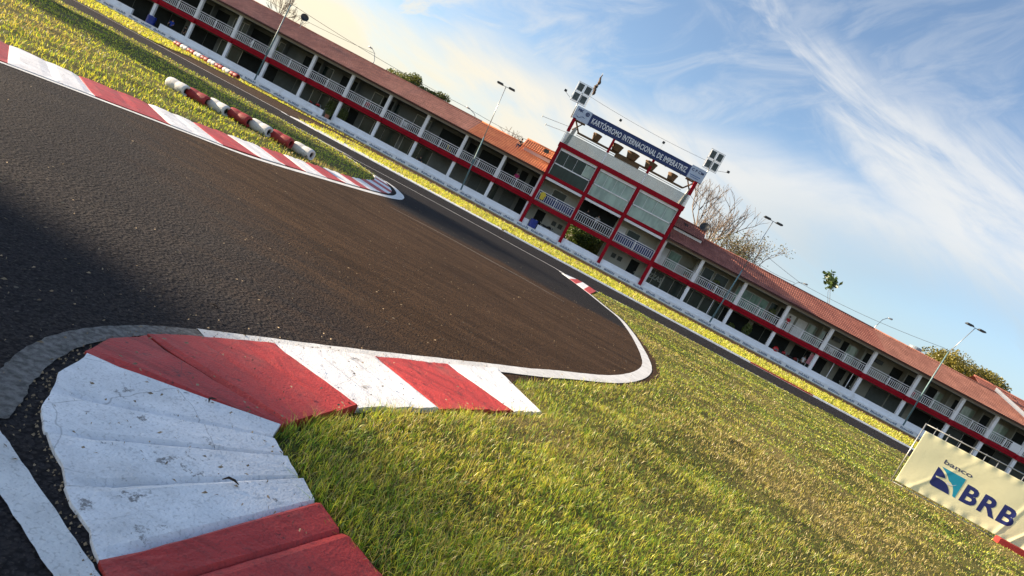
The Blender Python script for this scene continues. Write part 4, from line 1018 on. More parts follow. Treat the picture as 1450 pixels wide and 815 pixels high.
for x in (0.15, TW - .45):       # white end walls and the dark bracing under the sign
    mb = MB(); mb.v += [(x, -.2, 9.72), (x + .3, -.2, 9.72), (x + .3, 1.8, 9.72), (x, 1.8, 9.72), (x + .25, -.2, 11.7), (x + .55, -.2, 11.7), (x + .55, .4, 11.7), (x + .25, .4, 11.7)]
    mb.f += [(0, 3, 2, 1), (4, 5, 6, 7), (0, 1, 5, 4), (1, 2, 6, 5), (2, 3, 7, 6), (3, 0, 4, 7)]; mb.build('end_wall', M_WALL, tw)
    s = 1 if x < 1 else -1; xb = x if x < 1 else x + .45
    mb = MB(); mb.tube([(xb, -.2, 12.45), (xb + s * .9, -.1, 11.35)], .09, 6); mb.tube([(xb + s * .1, 0, 11.4), (xb + s * .9, -.1, 12.45)], .07, 6); mb.tube([(xb, -.1, 12.4), (xb + s * 1.1, -.1, 12.4)], .1, 6); mb.build('brace', M_BROWN, tw)
mb = MB(); mb.box(.9, TW - .9, -.1, .15, 11.30, 11.48); mb.box(TXl[1] + .8, TXl[1] + 3.6, -.12, .3, 10.98, 11.42); mb.build('timber_beam', M_BROWN, tw)
mb = MB(); mb.tube([(.9, -.05, 11.12), (TW - .9, -.05, 11.12)], .03, 6); mb.build('cable_tray', M_DKGRAY, tw)
for i, (cx, wd) in enumerate(((-1.82, .95), (0.55, 1.2), (2.35, 1.35), (4.45, 1.3), (6.95, 1.05))):
    p = empty('planter', (cx, YF + .02, 11.48), 'brown tapered planter under the name sign, %s from the left' % ['first', 'second', 'third, widest,', 'fourth', 'fifth'][i], 'planter', 'planters on the tower beam')
    mb = MB(); mb.lathe([(0.001, 0), (wd * .36, 0), (wd * .5, .62), (wd * .5, .70), (wd * .46, .70), (wd * .34, .06), (.001, .06)], 20); mb.build('pot', M_BROWN, p, smooth=False)
    mb = MB(); mb.lathe([(wd * .5 + .004, .60), (wd * .5 + .03, .62), (wd * .5 + .03, .72), (wd * .5 - .02, .72)], 20); mb.build('rim', M_BROWN, p)
# name sign
sg = empty('name_sign', (-5.0, YF - .45, 12.5), 'long navy name sign with white capitals on top of the control tower', 'sign')
SL = 14.80
mb = MB(); mb.box(1.72, SL - 1.66, -.12, .0, -.03, 1.22); mb.build('sign_panel', M_NAVY, sg)
mb = MB(); mb.box(0, 1.72, -.10, .0, -.06, 1.27); o = mb.build('logo_panel', M_LOGO, sg); o['label'] = 'pale blue logo panel at the left end'
mb = MB(); mb.box(SL - 1.66, SL, -.10, .0, .0, 1.36); o = mb.build('logo_panel', M_LOGO, sg); o['label'] = 'pale blue logo panel at the right end'
text_mesh('KART\u00d3DROMO INTERNACIONAL DE IMPERATRIZ', 0.7, mat('white_vinyl', (0.85, 0.87, 0.90), 0.5, 0.03, 1), 'lettering', sg, bold=0.017, extrude=0.012, spacing=1.06, loc=(1.98, -.135, .26), fit=(SL - 1.66 - 1.72 - .52, .74))
text_mesh('FIK', 0.4, M_NAVY, 'lettering', sg, bold=0.02, extrude=0.006, loc=(.22, -.11, .82), fit=(.58, .26))
mb = MB(); mb.lathe([(.13, -.006), (.22, -.006), (.22, .006), (.13, .006), (.13, -.006)], 20, 'y', (1.3, -.11, .88)); mb.box(1.22, 1.38, -.116, -.108, .80, .96); mb.build('round_emblem', M_NAVY, sg)
mb = MB()
for k in range(8): a = .25 + k * .12; mb.box(a, a + .10, -.112, -.10, .30 - .12 * math.sin(k * .8) , .36 - .12 * math.sin(k * .8))
mb.build('wave_mark', M_NAVY, sg)
text_mesh('C F CM', 0.4, M_NAVY, 'lettering', sg, bold=0.01, extrude=0.006, loc=(SL - 1.5, -.11, .82), fit=(1.32, .28))
mb = MB(); mb.box(SL - 1.45, SL - .3, -.112, -.10, .38, .46); mb.box(SL - 1.35, SL - .45, -.112, -.10, .2, .26); mb.build('small_print', mat('blue_ink', (.12, .2, .42), .6, .1, 2), sg)
mb = MB(); mb.box(-.03, SL + .03, 0.001, .06, -.05, 1.2)
for k in range(9): mb.box(.3 + k * 1.75, .36 + k * 1.75, .06, .6, -.02, .04)
mb.build('back_frame', M_DKGRAY, sg)
# floodlight racks
def rack(x, y, zb_, z0, wd, hg, label, lean):
    r_ = empty('floodlight_rack', (x, y, zb_), label, 'floodlights', 'floodlight racks at the ends of the sign')
    mb = MB(); mb.tube([(0, 0, 0), (lean, 0, z0 - zb_ + hg * .55)], .055, 8); mb.build('pole', M_STEEL, r_, smooth=True)
    mb = MB(); cx = lean; a = cx - wd / 2; b = cx + wd / 2; c = z0 - zb_; d = c + hg
    for (p, q_) in (((a, c), (b, c)), ((a, d), (b, d)), ((a, c), (a, d)), ((b, c), (b, d)), ((cx, c), (cx, d)), ((a, (c + d) / 2), (b, (c + d) / 2))):
        mb.tube([(p[0], -.05, p[1]), (q_[0], -.05, q_[1])], .025, 6)
    mb.build('rack_frame', M_STEEL, r_)
    for i in (0, 1):
        for j in (0, 1):
            lx = a + .08 + i * (wd / 2); lz = c + .09 + j * (hg / 2); lw = wd / 2 - .16; lh = hg / 2 - .18
            fl = MB(); fl.prism([(lx, lz), (lx + lw, lz), (lx + lw, lz + lh), (lx, lz + lh)], -.18, -.02); f_ = fl.build('floodlight', M_WHITE, r_)
            fl = MB(); fl.box(lx + .05, lx + lw - .05, -.19, -.181, lz + .06, lz + lh - .06); fl.build('lamp_glass', M_LAMPF, f_)
rack(-5.12, YF - .3, 12.4, 13.98, 1.66, 2.05, 'rack of four square floodlights above the left end of the name sign', -.12)
rack(9.78, YF - .3, 12.4, 14.15, 1.52, 2.05, 'rack of four square floodlights above the right end of the name sign', .08)
fl = empty('flag', (-4.35, YF, 12.6), 'furled dark flag on a thin staff behind the left floodlights', 'flag')
mb = MB(); mb.tube([(0, 0, 0), (0, 0, 5.3)], .025, 6); mb.build('staff', M_STEEL, fl)
mb = MB(); pts = []
for k in range(15): pts.append((0.07 + .07 * math.sin(k * .9), .05 * math.cos(k * 1.1), 2.8 + k * .165))
mb.tube(pts, [.05, .12, .17, .14, .2, .17, .22, .18, .16, .18, .13, .12, .09, .06, .03], 7)
mb.build('flag_cloth', mat('flag_cloth', (.10, .07, .05), .8, .8, 3.5), fl, smooth=True)
def antenna(x, z, x2, z2, label):
    a = empty('antenna', (x2, YF + 1, z2), label, 'antenna', 'antennas left of the tower')
    mb = MB(); mb.tube([(0, 0, 0), (x - x2, -.8, z - z2)], .022, 6); mb.tube([(x - x2, -.8, z - z2 - .14), (x - x2, -.8, z - z2 + .14)], .04, 6); mb.build('rod', M_STEEL, a)
antenna(-7.86, 11.25, -4.9, 11.7, 'upper of the two thin rods sticking out left of the tower')
antenna(-7.16, 10.65, -4.9, 11.05, 'lower of the two thin rods sticking out left of the tower')
for x, zt, lab in ((-.46, 14.40, 'small black camera on a stick over the left half of the sign'), (4.5, 14.42, 'small black camera on a stick over the right half of the sign'), (-6.9, 14.5, 'small dark camera on an arm left of the left floodlights'), (11.7, 14.8, 'small dark camera on an arm right of the right floodlights')):
    side = x < -6 or x > 11
    c = empty('camera_mast', (x, YF - .2, 13.7), lab, 'security camera', 'cameras above the name sign')
    mb = MB()
    if side: s = 1 if x < 0 else -1; mb.tube([(0, 0, zt - 13.7), (s * (.75 if x < 0 else 1.15), 0, zt - 13.7 - .35)], .02, 6)
    else: mb.tube([(0, 0, 0), (.04, 0, zt - 13.7)], .02, 6)
    mb.build('arm', M_STEEL, c)
    mb = MB(); mb.box(-.13, .13, -.2, .12, zt - 13.72, zt - 13.52); mb.build('camera_body', M_DKGRAY, c)

# ---- small roofs behind
def hut(label, x0, x1, y0, wall_m, tile_m, z_lo, z_wall, z_top, hatch=None):
    h = empty('roof_house', (x0, y0, 0), label, 'roof house')
    mb = MB(); mb.box(0, x1 - x0, 0, 3.0, z_lo, z_wall); mb.build('wall', wall_m, h)
    w_ = x1 - x0
    r_ = tile_roof(h, -.25, w_ + .1, -.35, z_wall + .02, 1.3, z_top, tile_m)
    if hatch: mb = MB(); mb.v += [(hatch - .25, -.1 + .45, z_wall + .42), (hatch + .25, .35, z_wall + .42), (hatch + .25, .85, z_wall + .92), (hatch - .25, .85, z_wall + .92)]; mb.f += [(0, 1, 2, 3)]; o = mb.build('hatch', M_DARK, h); md = o.modifiers.new('thickness', 'SOLIDIFY'); md.thickness = .1; md.offset = 0
    return h
hut('pink walled roof room with orange tiles just left of the tower', -8.3, -5.0, YF + 2.3, M_PINKW, M_TILEO, 6.6, 7.85, 8.85, 2.3)
hut('white walled roof room with maroon tiles just right of the tower', 10.0, 13.3, YF + 2.3, M_WHITE, M_TILEM, 6.6, 7.75, 8.95, 1.1)
gh = empty('gabled_building', (46.9, YF + 2.3, 0), 'white gable parapet and maroon roof rising at the far right of the wing', 'building')
mb = MB(); mb.v = [(-.1, -1.2, 8.5), (4.6, -2.4, 7.0), (4.6, -2.4, 6.58), (-.1, -1.2, 8.12), (.1, -.9, 8.5), (4.8, -2.1, 7.0), (4.8, -2.1, 6.58), (.1, -.9, 8.12)]
mb.f = [(0, 1, 2, 3), (7, 6, 5, 4), (0, 4, 5, 1), (1, 5, 6, 2), (2, 6, 7, 3), (3, 7, 4, 0)]; mb.build('gable_parapet', M_WHITE, gh)
mb = MB(); mb.box(.3, 20, 1.0, 9, 0, 7.4); mb.build('wall', M_WALL, gh)
tile_roof(gh, .4, 20, -.6, 6.9, 3.6, 9.0, M_TILEM)
# water tank
wt = empty('water_tank', (39.9, YF + 5.2, 7.9), 'grey blue water tank on the ridge beside the bent lamp post', 'tank')
mb = MB(); mb.lathe([(.001, 0), (.62, 0), (.68, .1), (.68, .75), (.6, .85), (.001, .92)], 20); mb.build('tank_body', mat('tank_plastic', (.20, .26, .32), .5, .1, 2), wt, smooth=False)
# dishes
for x, z, rz, rad, lab in ((13.15, 9.25, -.5, .55, 'grey satellite dish on the ridge right of the tower'), (-36.9, 9.1, .5, .45, 'grey satellite dish on the ridge of the left wing')):
    d = empty('satellite_dish', (x, YF + 3.6, z - 1.0), lab, 'satellite dish', rz=rz)
    mb = MB(); mb.tube([(0, 0, -.1), (0, 0, .9)], .035, 6); mb.build('mast', M_STEEL, d)
    mb = MB(); prof = [(.001, 0.0)] + [(rad * k / 6, .25 * (k / 6) ** 2) for k in range(1, 7)]
    mb.lathe(prof, 20); o = mb.build('reflector', M_DKGRAY, d, smooth=True); o.location = (0, -.1, 1.0); o.rotation_euler = (R(65), 0, 0)
    md = o.modifiers.new('thickness', 'SOLIDIFY'); md.thickness = .02

# ------------------------------------------------------------------ lamp posts, street lamps, cables
def lamp_post(x, lean, ztop, label, elbow=None, side=1):
    p = empty('lamp_post', (x, 66.25, 0.52), label, 'lamp post', 'lamp posts in front of the pit building')
    zt = ztop - .52
    if elbow:
        ex, ez = elbow; ez -= .52
        mb = MB(); mb.tube([(0, 0, 0), (lean, 0, ez * .55), (ex, 0, ez)], [.08, .07, .055], 8); mb.build('post', M_TEAL, p, smooth=True)
        top = (side, 0, zt)
        mb = MB(); mb.tube([(ex, 0, ez - .2), top], .035, 8); mb.build('arm', M_STEEL, p, smooth=True)
    else:
        mid = zt * .52
        mb = MB(); mb.tube([(0, 0, 0), (lean * .5, 0, mid)], [.085, .065], 8); mb.build('post', M_TEAL, p, smooth=True)
        mb = MB(); mb.tube([(lean * .5, 0, mid - .1), (lean, 0, zt)], [.05, .035], 8); mb.build('upper_post', M_STEEL, p, smooth=True)
        top = (lean, 0, zt)
    mb = MB(); mb.tube([(top[0] - .45, 0, zt + .02), (top[0] + .45, 0, zt + .02)], .025, 6); mb.build('crossbar', M_DKGRAY, p)
    for s in (-1, 1):
        h = MB(); a = top[0] + s * .32; b = top[0] + s * 1.0
        x0_, x1_ = min(a, b), max(a, b)
        h.box(x0_, x1_, -.28, .22, zt + .0, zt + .09); h.box(x0_ + .05, x1_ - .05, -.20, .14, zt + .09, zt + .16)
        o = h.build('lamp_head', M_DKGRAY, p); o.rotation_euler = (0, 0, 0)
        g = MB(); g.box(x0_ + .06, x1_ - .06, -.24, .18, zt - .02, zt - .001); g.build('lamp_glass', M_LAMPF, o)
    return p
lamp_post(-36.2, .05, 12.2, 'leftmost slim lamp post in front of the left wing', elbow=(0.1, 9.1), side=-1.2)
lamp_post(-11.62, -.7, 11.85, 'tall leaning lamp post in front of the left wing near the tower')
lamp_post(17.25, .5, 12.35, 'tall lamp post in front of the right wing beside the tower trees')
lamp_post(39.14, -.02, 12.3, 'bent lamp post with a slanting arm near the banner', elbow=(0.0, 9.1), side=1.0)
for i, (x, z, dx_, dz_) in enumerate(((-31.9, 10.7, .9, -1.2), (-17.6, 9.75, 1.3, -.9), (28.3, 9.95, -1.0, -.75), (39.1, 11.0, -.8, -1.7))):
    s = empty('street_lamp', (x + dx_, 80, 0), 'small curved street lamp beyond the roof, %s from the left' % ['first', 'second', 'third', 'fourth'][i], 'street lamp', 'street lamps behind the building')
    mb = MB(); mb.tube([(0, 0, 0), (0, 0, z + dz_), (-dx_ * .4, 0, z + dz_ * .3), (-dx_, 0, z)], [.09, .06, .04, .035], 7); mb.build('pole', M_STEEL, s, smooth=True)
    mb = MB(); mb.tube([(-dx_, 0, z), (-dx_ - .5 * (1 if dx_ > 0 else -1), 0, z + .05)], [.07, .11], 7); mb.build('lamp_head', M_STEEL, s, smooth=True)
def cable(pts, label, sag=.5, r_=.02):
    mb = MB(); out = []
    for (a, b) in zip(pts[:-1], pts[1:]):
        a = Vector(a); b = Vector(b)
        for k in range(16):
            t_ = k / 16; p = a.lerp(b, t_); p.z -= sag * 4 * t_ * (1 - t_); out.append(tuple(p))
    out.append(tuple(pts[-1])); mb.tube(out, r_, 5); tag(mb.build('power_cable', M_DKGRAY), label, 'cable')
cable([(-36, 66.3, 9.2), (-17, 76, 9.3), (-5, 76, 9.6)], 'thin cable above the left wing roof', .3)
cable([(-70, 78, 9.8), (-50, 78, 9.9), (-31, 79, 10.2)], 'thin cable running to the left above the left wing', .3)
cable([(-4.9, 67.6, 15.2), (9.6, 67.6, 14.9)], 'thin cable strung between the two floodlight racks', .25, .014)
cable([(9.6, 69, 12.2), (28, 80, 9.8), (39.0, 67, 9.3), (62, 78, 9.0)], 'thin cable from the tower over the right wing roof', .35)
cable([(9.6, 69, 11.3), (20, 78, 9.6), (27, 79, 9.4)], 'lower thin cable leaving the right side of the tower', .3)

# ------------------------------------------------------------------ trees
def branch_tree(name, loc, height, spread, label, group=None, seed=1, levels=4, leaves=0, leaf=.35, lcol=((.06, .10, .02), (.16, .17, .03)), trunk_r=.2, upright=.5, kids=3, first=.35, clump=1.0):
    rs = random.Random(seed); root = empty(name, loc, label, 'tree', group)
    mb = MB(); tips = []
    def grow(p, d, ln, r_, lv):
        pts = [p]; q_ = p.copy(); dd = d.copy(); n = 4
        for k in range(n):
            dd = (dd + Vector((rs.gauss(0, .16), rs.gauss(0, .16), rs.gauss(0, .08) + .05 * upright))).normalized()
            q_ = q_ + dd * ln / n; pts.append(q_.copy())
        mb.tube(pts, [max(.019, r_ * (1 - .4 * k / n)) for k in range(n + 1)], 5 if lv > 1 else 7, cap=False)
        if lv >= levels: tips.append(q_.copy()); tips.append(pts[2].copy()); return
        nk = kids + rs.randint(0, 1)
        for k in range(nk):
            a = rs.random() * 6.283; sp = spread * rs.uniform(.6, 1.2)
            nd = (dd + Vector((math.cos(a) * sp, math.sin(a) * sp, rs.uniform(-.1, .3) + upright * .3))).normalized()
            at = pts[-1] if k < 2 else pts[rs.randint(2, n)]
            grow(at.copy(), nd, ln * rs.uniform(.55, .8), r_ * .55, lv + 1)
    grow(Vector((0, 0, 0)), Vector((0, 0, 1)), height * first, trunk_r, 0)
    mb.build('trunk', M_BARK, root, smooth=True, fix=False)
    if leaves:
        n = leaves; T_ = np.array([tuple(p) for p in tips]); rg = np.random.RandomState(seed)
        c = T_[rg.randint(0, len(T_), n)] + rg.normal(0, leaf * 1.3 * clump, (n, 3)) * np.array([1, 1, .7])
        u = rg.normal(0, 1, (n, 3)); u /= np.linalg.norm(u, axis=1)[:, None]
        w_ = np.cross(u, rg.normal(0, 1, (n, 3))); w_ /= np.linalg.norm(w_, axis=1)[:, None]
        s = leaf * (0.4 + .6 * rg.rand(n))[:, None]
        V = np.stack([c - u * s * .5, c + w_ * s * .28, c + u * s * .5, c - w_ * s * .28], 1).reshape(-1, 3)
        me = bpy.data.meshes.new('crown'); me.from_pydata(V.tolist(), [], (np.arange(n * 4).reshape(-1, 4)).tolist())
        a, b = np.array(lcol[0]), np.array(lcol[1]); tt = rg.rand(n)[:, None]
        C = np.ones((n, 4, 4)); C[:, :, :3] = (a * (1 - tt) + b * tt)[:, None, :]
        at = me.color_attributes.new('Col', 'FLOAT_COLOR', 'POINT'); at.data.foreach_set('color', C.ravel()); me.materials.append(M_TREE)
        link('crown', me, root)
    return root
def round_tree(name, loc, rx, rz_, ztop, label, seed, n=9000, leaf=.32, cols=((.05, .09, .02), (.17, .18, .03)), group=None, trunk=True, blobs=14):
    rg = np.random.RandomState(seed); root = empty(name, loc, label, 'tree', group)
    mb = MB(); mb.tube([(0, 0, 0), (.2, 0, ztop * .45), (0, 0, ztop - rz_)], [.3, .22, .12], 8)
    cs = []
    for k in range(blobs):
        a = rg.rand() * 6.28; q_ = rg.rand() ** .5; cs.append((math.cos(a) * q_ * rx * .75, math.sin(a) * q_ * rx * .5, ztop - rz_ + (rg.rand() * 1.5 - .75) * rz_ * (1 - .5 * q_), rg.uniform(.28, .45) * rx))
        mb.tube([(0, 0, ztop * .4), (cs[-1][0] * .5, cs[-1][1] * .5, (cs[-1][2] + ztop * .4) / 2), cs[-1][:3]], [.12, .07, .03], 5, cap=False)
    mb.build('trunk', M_BARK, root, smooth=True, fix=False)
    cs = np.array(cs); k = rg.randint(0, blobs, n); d = rg.normal(0, 1, (n, 3)); d /= np.linalg.norm(d, axis=1)[:, None]
    rr_ = (rg.rand(n) ** .45)[:, None] * cs[k, 3][:, None]
    c = cs[k, :3] + d * rr_ * np.array([1, 1, .75]); u = rg.normal(0, 1, (n, 3)); u /= np.linalg.norm(u, axis=1)[:, None]
    w_ = np.cross(u, rg.normal(0, 1, (n, 3))); w_ /= np.linalg.norm(w_, axis=1)[:, None]; s = leaf * (.5 + .5 * rg.rand(n))[:, None]
    V = np.stack([c - u * s * .5, c + w_ * s * .3, c + u * s * .5, c - w_ * s * .3], 1).reshape(-1, 3)
    me = bpy.data.meshes.new('crown'); me.from_pydata(V.tolist(), [], (np.arange(n * 4).reshape(-1, 4)).tolist())
    a, b = np.array(cols[0]), np.array(cols[1]); tt = (rg.rand(n) * .6 + .4 * rg.rand(blobs)[k])[:, None]
    C = np.ones((n, 4, 4)); C[:, :, :3] = (a * (1 - tt) + b * tt)[:, None, :]
    at = me.color_attributes.new('Col', 'FLOAT_COLOR', 'POINT'); at.data.foreach_set('color', C.ravel()); me.materials.append(M_TREE)
    link('crown', me, root); return root
GB = 'trees behind the building'
round_tree('leafy_tree', (-28.5, 85, 0), 3.3, 1.9, 11.6, 'round green tree crown showing over the left wing roof', 1, group=GB)
round_tree('leafy_tree', (-23.6, 85, 0), 2.6, 1.5, 10.9, 'lower green tree crown just right of the round one over the left roof', 2, 5000, group=GB)
branch_tree('bare_tree', (-12.6, 85, 0), 10.6, .75, 'bare brown tree over the left roof near the leaning lamp post', GB, 4, 5, trunk_r=.22, first=.42, upright=.1)
branch_tree('bare_tree', (-50.5, 84, 0), 11.5, .6, 'bare tree at the top left over the roof', GB, 8, 5, trunk_r=.25, first=.42)
branch_tree('bare_tree', (15.2, 85, 0), 14.6, .52, 'tall bare tree just right of the tower', GB, 14, 5, trunk_r=.36, first=.40, upright=.8)
branch_tree('bare_tree', (20.2, 87, 0), 15.4, .5, 'second tall bare tree behind the right wing, beside the lamp post', GB, 27, 4, trunk_r=.28, first=.42, upright=.8)
branch_tree('leafy_tree', (18.5, 82, 0), 11.0, .7, 'small tree with olive leaves between the two bare trees', GB, 31, 4, leaves=1300, leaf=.32, trunk_r=.2, first=.45, upright=.1, lcol=((.07, .10, .02), (.2, .2, .05)))
branch_tree('sparse_tree', (24.6, 85, 0), 13.6, .65, 'sparse tree with brown green leaves right of the lamp post', GB, 33, 4, leaves=1500, leaf=.32, trunk_r=.25, first=.42, upright=.3, lcol=((.12, .11, .04), (.26, .22, .10)))
branch_tree('sapling', (33.0, 80, 0), 6.9, .45, 'thin sapling with a few big dark leaves over the right roof', GB, 42, 3, leaves=170, leaf=.75, trunk_r=.10, first=.78, upright=.5, kids=1, clump=.3, lcol=((.03, .07, .02), (.08, .13, .03)))
round_tree('leafy_tree', (55.0, 88, 0), 6.4, 2.6, 12.0, 'broad yellow green tree behind the right end of the roof', 5, 26000, leaf=.38, cols=((.10, .11, .02), (.27, .22, .035)), group=GB, blobs=22)
# trees left of the frame whose crowns shade the near kerb and part of the lawns
SG = 'trees along the left side of the circuit'
round_tree('shade_tree', (-31.0, 3.4, 0), 3.0, 2.6, 9.25, 'tall dense tree left of the track, nearest the camera', 51, 9000, .45, group=SG)
round_tree('shade_tree', (-62.0, 21.0, 0), 4.4, 2.9, 17.2, 'broad dense tree left of the lawn, farther from the camera', 52, 7500, .5, group=SG)

# ------------------------------------------------------------------ people
def person(loc, rz, label, shirt, trousers, pose='stand', scale=1.0):
    root = empty('person', loc, label, 'person', rz=rz)
    J = {'pel': (0, 0, .95), 'chest': (0, .0, 1.28), 'neck': (0, -.01, 1.48), 'head': (0, -.03, 1.60), 'top': (0, -.02, 1.72),
         'shL': (-.19, 0, 1.42), 'elL': (-.26, .03, 1.14), 'haL': (-.22, -.12, .92), 'shR': (.19, 0, 1.42), 'elR': (.26, .03, 1.14), 'haR': (.22, -.12, .92),
         'hiL': (-.10, 0, .92), 'knL': (-.11, -.02, .50), 'anL': (-.12, .02, .08), 'toL': (-.13, -.16, .03), 'hiR': (.10, 0, .92), 'knR': (.11, -.02, .50), 'anR': (.12, .02, .08), 'toR': (.13, -.16, .03)}
    if pose == 'lean':
        for k in ('haL', 'haR'): J[k] = (J[k][0] * .9, -.36, 1.05)
        for k in ('elL', 'elR'): J[k] = (J[k][0] * 1.05, -.14, 1.12)
    if pose == 'sit':
        J.update(pel=(0, 0, .42), chest=(0, -.05, .74), neck=(0, -.12, .94), head=(0, -.17, 1.05), top=(0, -.17, 1.16), shL=(-.18, -.1, .88), shR=(.18, -.1, .88), elL=(-.25, -.25, .66), elR=(.25, -.25, .66), haL=(-.14, -.42, .58), haR=(.14, -.42, .58),
                 hiL=(-.1, 0, .40), hiR=(.1, 0, .40), knL=(-.15, -.42, .52), knR=(.15, -.42, .52), anL=(-.14, -.38, .09), anR=(.14, -.38, .09), toL=(-.15, -.55, .03), toR=(.15, -.55, .03))
    Rr = dict(pel=.15, chest=.155, neck=.06, head=.10, top=.07, shL=.075, elL=.05, haL=.038, shR=.075, elR=.05, haR=.038, hiL=.10, knL=.065, anL=.045, toL=.035, hiR=.10, knR=.065, anR=.045, toR=.035)
    E = [('pel', 'chest'), ('chest', 'neck'), ('neck', 'head'), ('head', 'top'), ('chest', 'shL'), ('shL', 'elL'), ('elL', 'haL'), ('chest', 'shR'), ('shR', 'elR'), ('elR', 'haR'), ('pel', 'hiL'), ('hiL', 'knL'), ('knL', 'anL'), ('anL', 'toL'), ('pel', 'hiR'), ('hiR', 'knR'), ('knR', 'anR'), ('anR', 'toR')]
    ks = list(J); me = bpy.data.meshes.new('body'); me.from_pydata([J[k] for k in ks], [(ks.index(a), ks.index(b)) for a, b in E], [])
    o = bpy.data.objects.new('body', me); col.objects.link(o)
    md = o.modifiers.new('s', 'SKIN'); sd = me.skin_vertices[0].data
    for i, k in enumerate(ks): sd[i].radius = (Rr[k], Rr[k] * (.72 if k in ('pel', 'chest') else 1)); sd[i].use_root = (k == 'pel')
    o.modifiers.new('sub', 'SUBSURF').levels = 1
    dg = bpy.context.evaluated_depsgraph_get(); dg.update(); m2 = bpy.data.meshes.new_from_object(o.evaluated_get(dg))
    bpy.data.objects.remove(o)
    m2.materials.clear()
    for m in (trousers, shirt, M_SKIN): m2.materials.append(m)
    zp = J['pel'][2] + .02; zn = J['neck'][2] - .02
    for p in m2.polygons:
        c = p.center; hand = min((c - Vector(J[h])).length for h in ('haL', 'haR', 'elL', 'elR')) < .13
        if hand: p.material_index = 2
        elif c.z > zn: p.material_index = 2
        elif c.z > zp and (pose != 'sit' or c.y > -.3): p.material_index = 1
        else: p.material_index = 0
        p.use_smooth = True
    link('body', m2, root)
    hd = Vector(J['head']); mb = MB()
    prof = [(.001, .135), (.06, .12), (.10, .07), (.112, .01), (.105, -.05)]; mb.lathe(prof, 14, 'z', (hd.x, hd.y + .025, hd.z + .04)); mb.build('hair', M_HAIR, root, smooth=True)
    root.scale = (scale,) * 3
    return root
fabric = lambda n, c: mat(n, c, .85, .1, 5)
BLK = fabric('black_fabric', (.02, .02, .022)); NVY = fabric('navy_fabric', (.02, .03, .08)); MAG = fabric('magenta_fabric', (.42, .03, .14)); BLU = fabric('blue_fabric', (.02, .06, .38)); REDF = fabric('red_fabric', (.50, .02, .03)); YELF = fabric('yellow_fabric', (.65, .50, .06)); GRY = fabric('grey_fabric', (.35, .36, .37)); WHF = fabric('white_fabric', (.7, .7, .7)); GRN = fabric('green_fabric', (.03, .12, .08))
person((-7.35, YF + .5, 3.3), 0, 'person in a magenta top standing at the balcony railing left of the tower', MAG, NVY, 'lean')
person((-8.75, YF + 2.0, 7.25), R(-20), 'person in black crouching on the orange roof tiles beside the roof room', BLK, NVY, 'sit', 1.0)
person((1.05, YF + .7, 3.3), R(10), 'person in dark clothes at the middle balcony of the tower, left of the pair', BLK, BLK, 'lean')
person((2.35, YF + .9, 3.3), R(-15), 'person in a grey shirt at the middle balcony of the tower, right of the pair', GRY, NVY, 'lean')
person((-48.3, YF + .6, .45), R(5), 'person in a blue shirt standing in the ground floor bay at the far left', BLU, BLK, 'lean')
person((-46.9, YF + .9, .45), R(-30), 'person in black standing in the shadow beside the blue shirt', BLK, BLK)
person((24.9, YF + .9, 3.3), R(15), 'person in a red shirt on the right wing balcony beside the white panels', REDF, BLK)
person((-17.4, YF + .6, .0), R(0), 'person in black peeping over the pit wall left of the leaning lamp post', BLK, BLK)
person((4.2, YF - .05 + .35, 6.3), R(0), 'person in dark green seen at the third storey window of the tower', GRN, GRN)
person((28.3, YF + .8, .45), R(20), 'person in white standing next to the pink flag board', WHF, BLK)
# yellow jacket hung on the tower balcony rail
yj = empty('jacket', (-3.9, YF - .36, 3.55), 'yellow jacket hanging on the left balcony railing of the tower', 'jacket')
mb = MB(); mb.prism([(-.22, 0), (.20, .02), (.24, .45), (.34, .50), (.30, .62), (.12, .82), (-.12, .82), (-.32, .60), (-.34, .48), (-.24, .45)], -.05, .03); mb.build('jacket_cloth', YELF, yj)

# ------------------------------------------------------------------ motorcycles, barrels, board, plants
def motorcycle(loc, rz, label, body):
    r_ = empty('motorcycle', loc, label, 'motorcycle', 'motorcycles parked on the ground floor', rz)
    for x in (-.65, .65):
        mb = MB(); pr = [(.27, -.05), (.31, -.055), (.335, 0), (.31, .055), (.27, .05), (.27, -.05)]; mb.lathe(pr, 22, 'y', (x, 0, .33)); w_ = mb.build('wheel', M_RUB, r_, smooth=True)
        mb = MB()
        for k in range(6): a = k * math.pi / 3; mb.tube([(x, 0, .33), (x + .27 * math.cos(a), 0, .33 + .27 * math.sin(a))], .012, 5)
        mb.build('spokes', M_STEEL, w_)
    mb = MB(); mb.tube([(.65, -.07, .33), (.50, -.06, .75), (.42, 0, 1.0)], .025, 6); mb.tube([(.65, .07, .33), (.50, .06, .75), (.42, 0, 1.0)], .025, 6); mb.build('fork', M_STEEL, r_)
    mb = MB(); mb.tube([(-.65, 0, .33), (-.1, 0, .35), (.3, 0, .45), (.42, 0, .9)], [.03, .12, .12, .04], 8); mb.tube([(-.1, 0, .35), (-.45, 0, .7)], .04, 6); mb.build('frame', M_DKGRAY, r_, smooth=True)
    mb = MB(); mb.tube([(.38, 0, .88), (.2, 0, .93), (-.05, 0, .85)], [.08, .16, .10], 10); mb.tube([(-.45, 0, .82), (-.8, 0, .88)], [.10, .04], 8); mb.build('tank', body, r_, smooth=True)
    mb = MB(); mb.tube([(-.02, 0, .84), (-.35, 0, .82), (-.6, 0, .88)], [.07, .11, .08], 8); mb.build('seat', M_RUB, r_, smooth=True)
    mb = MB(); mb.tube([(.32, -.36, 1.05), (.42, -.12, 1.05), (.42, .12, 1.05), (.32, .36, 1.05)], .018, 6); mb.build('handlebar', M_STEEL, r_)
    mb = MB(); mb.lathe([(.001, .12), (.07, .10), (.09, 0), (.001, -.03)], 14, 'x', (.5, 0, .93)); mb.build('headlight', M_LAMPF, r_, smooth=True)
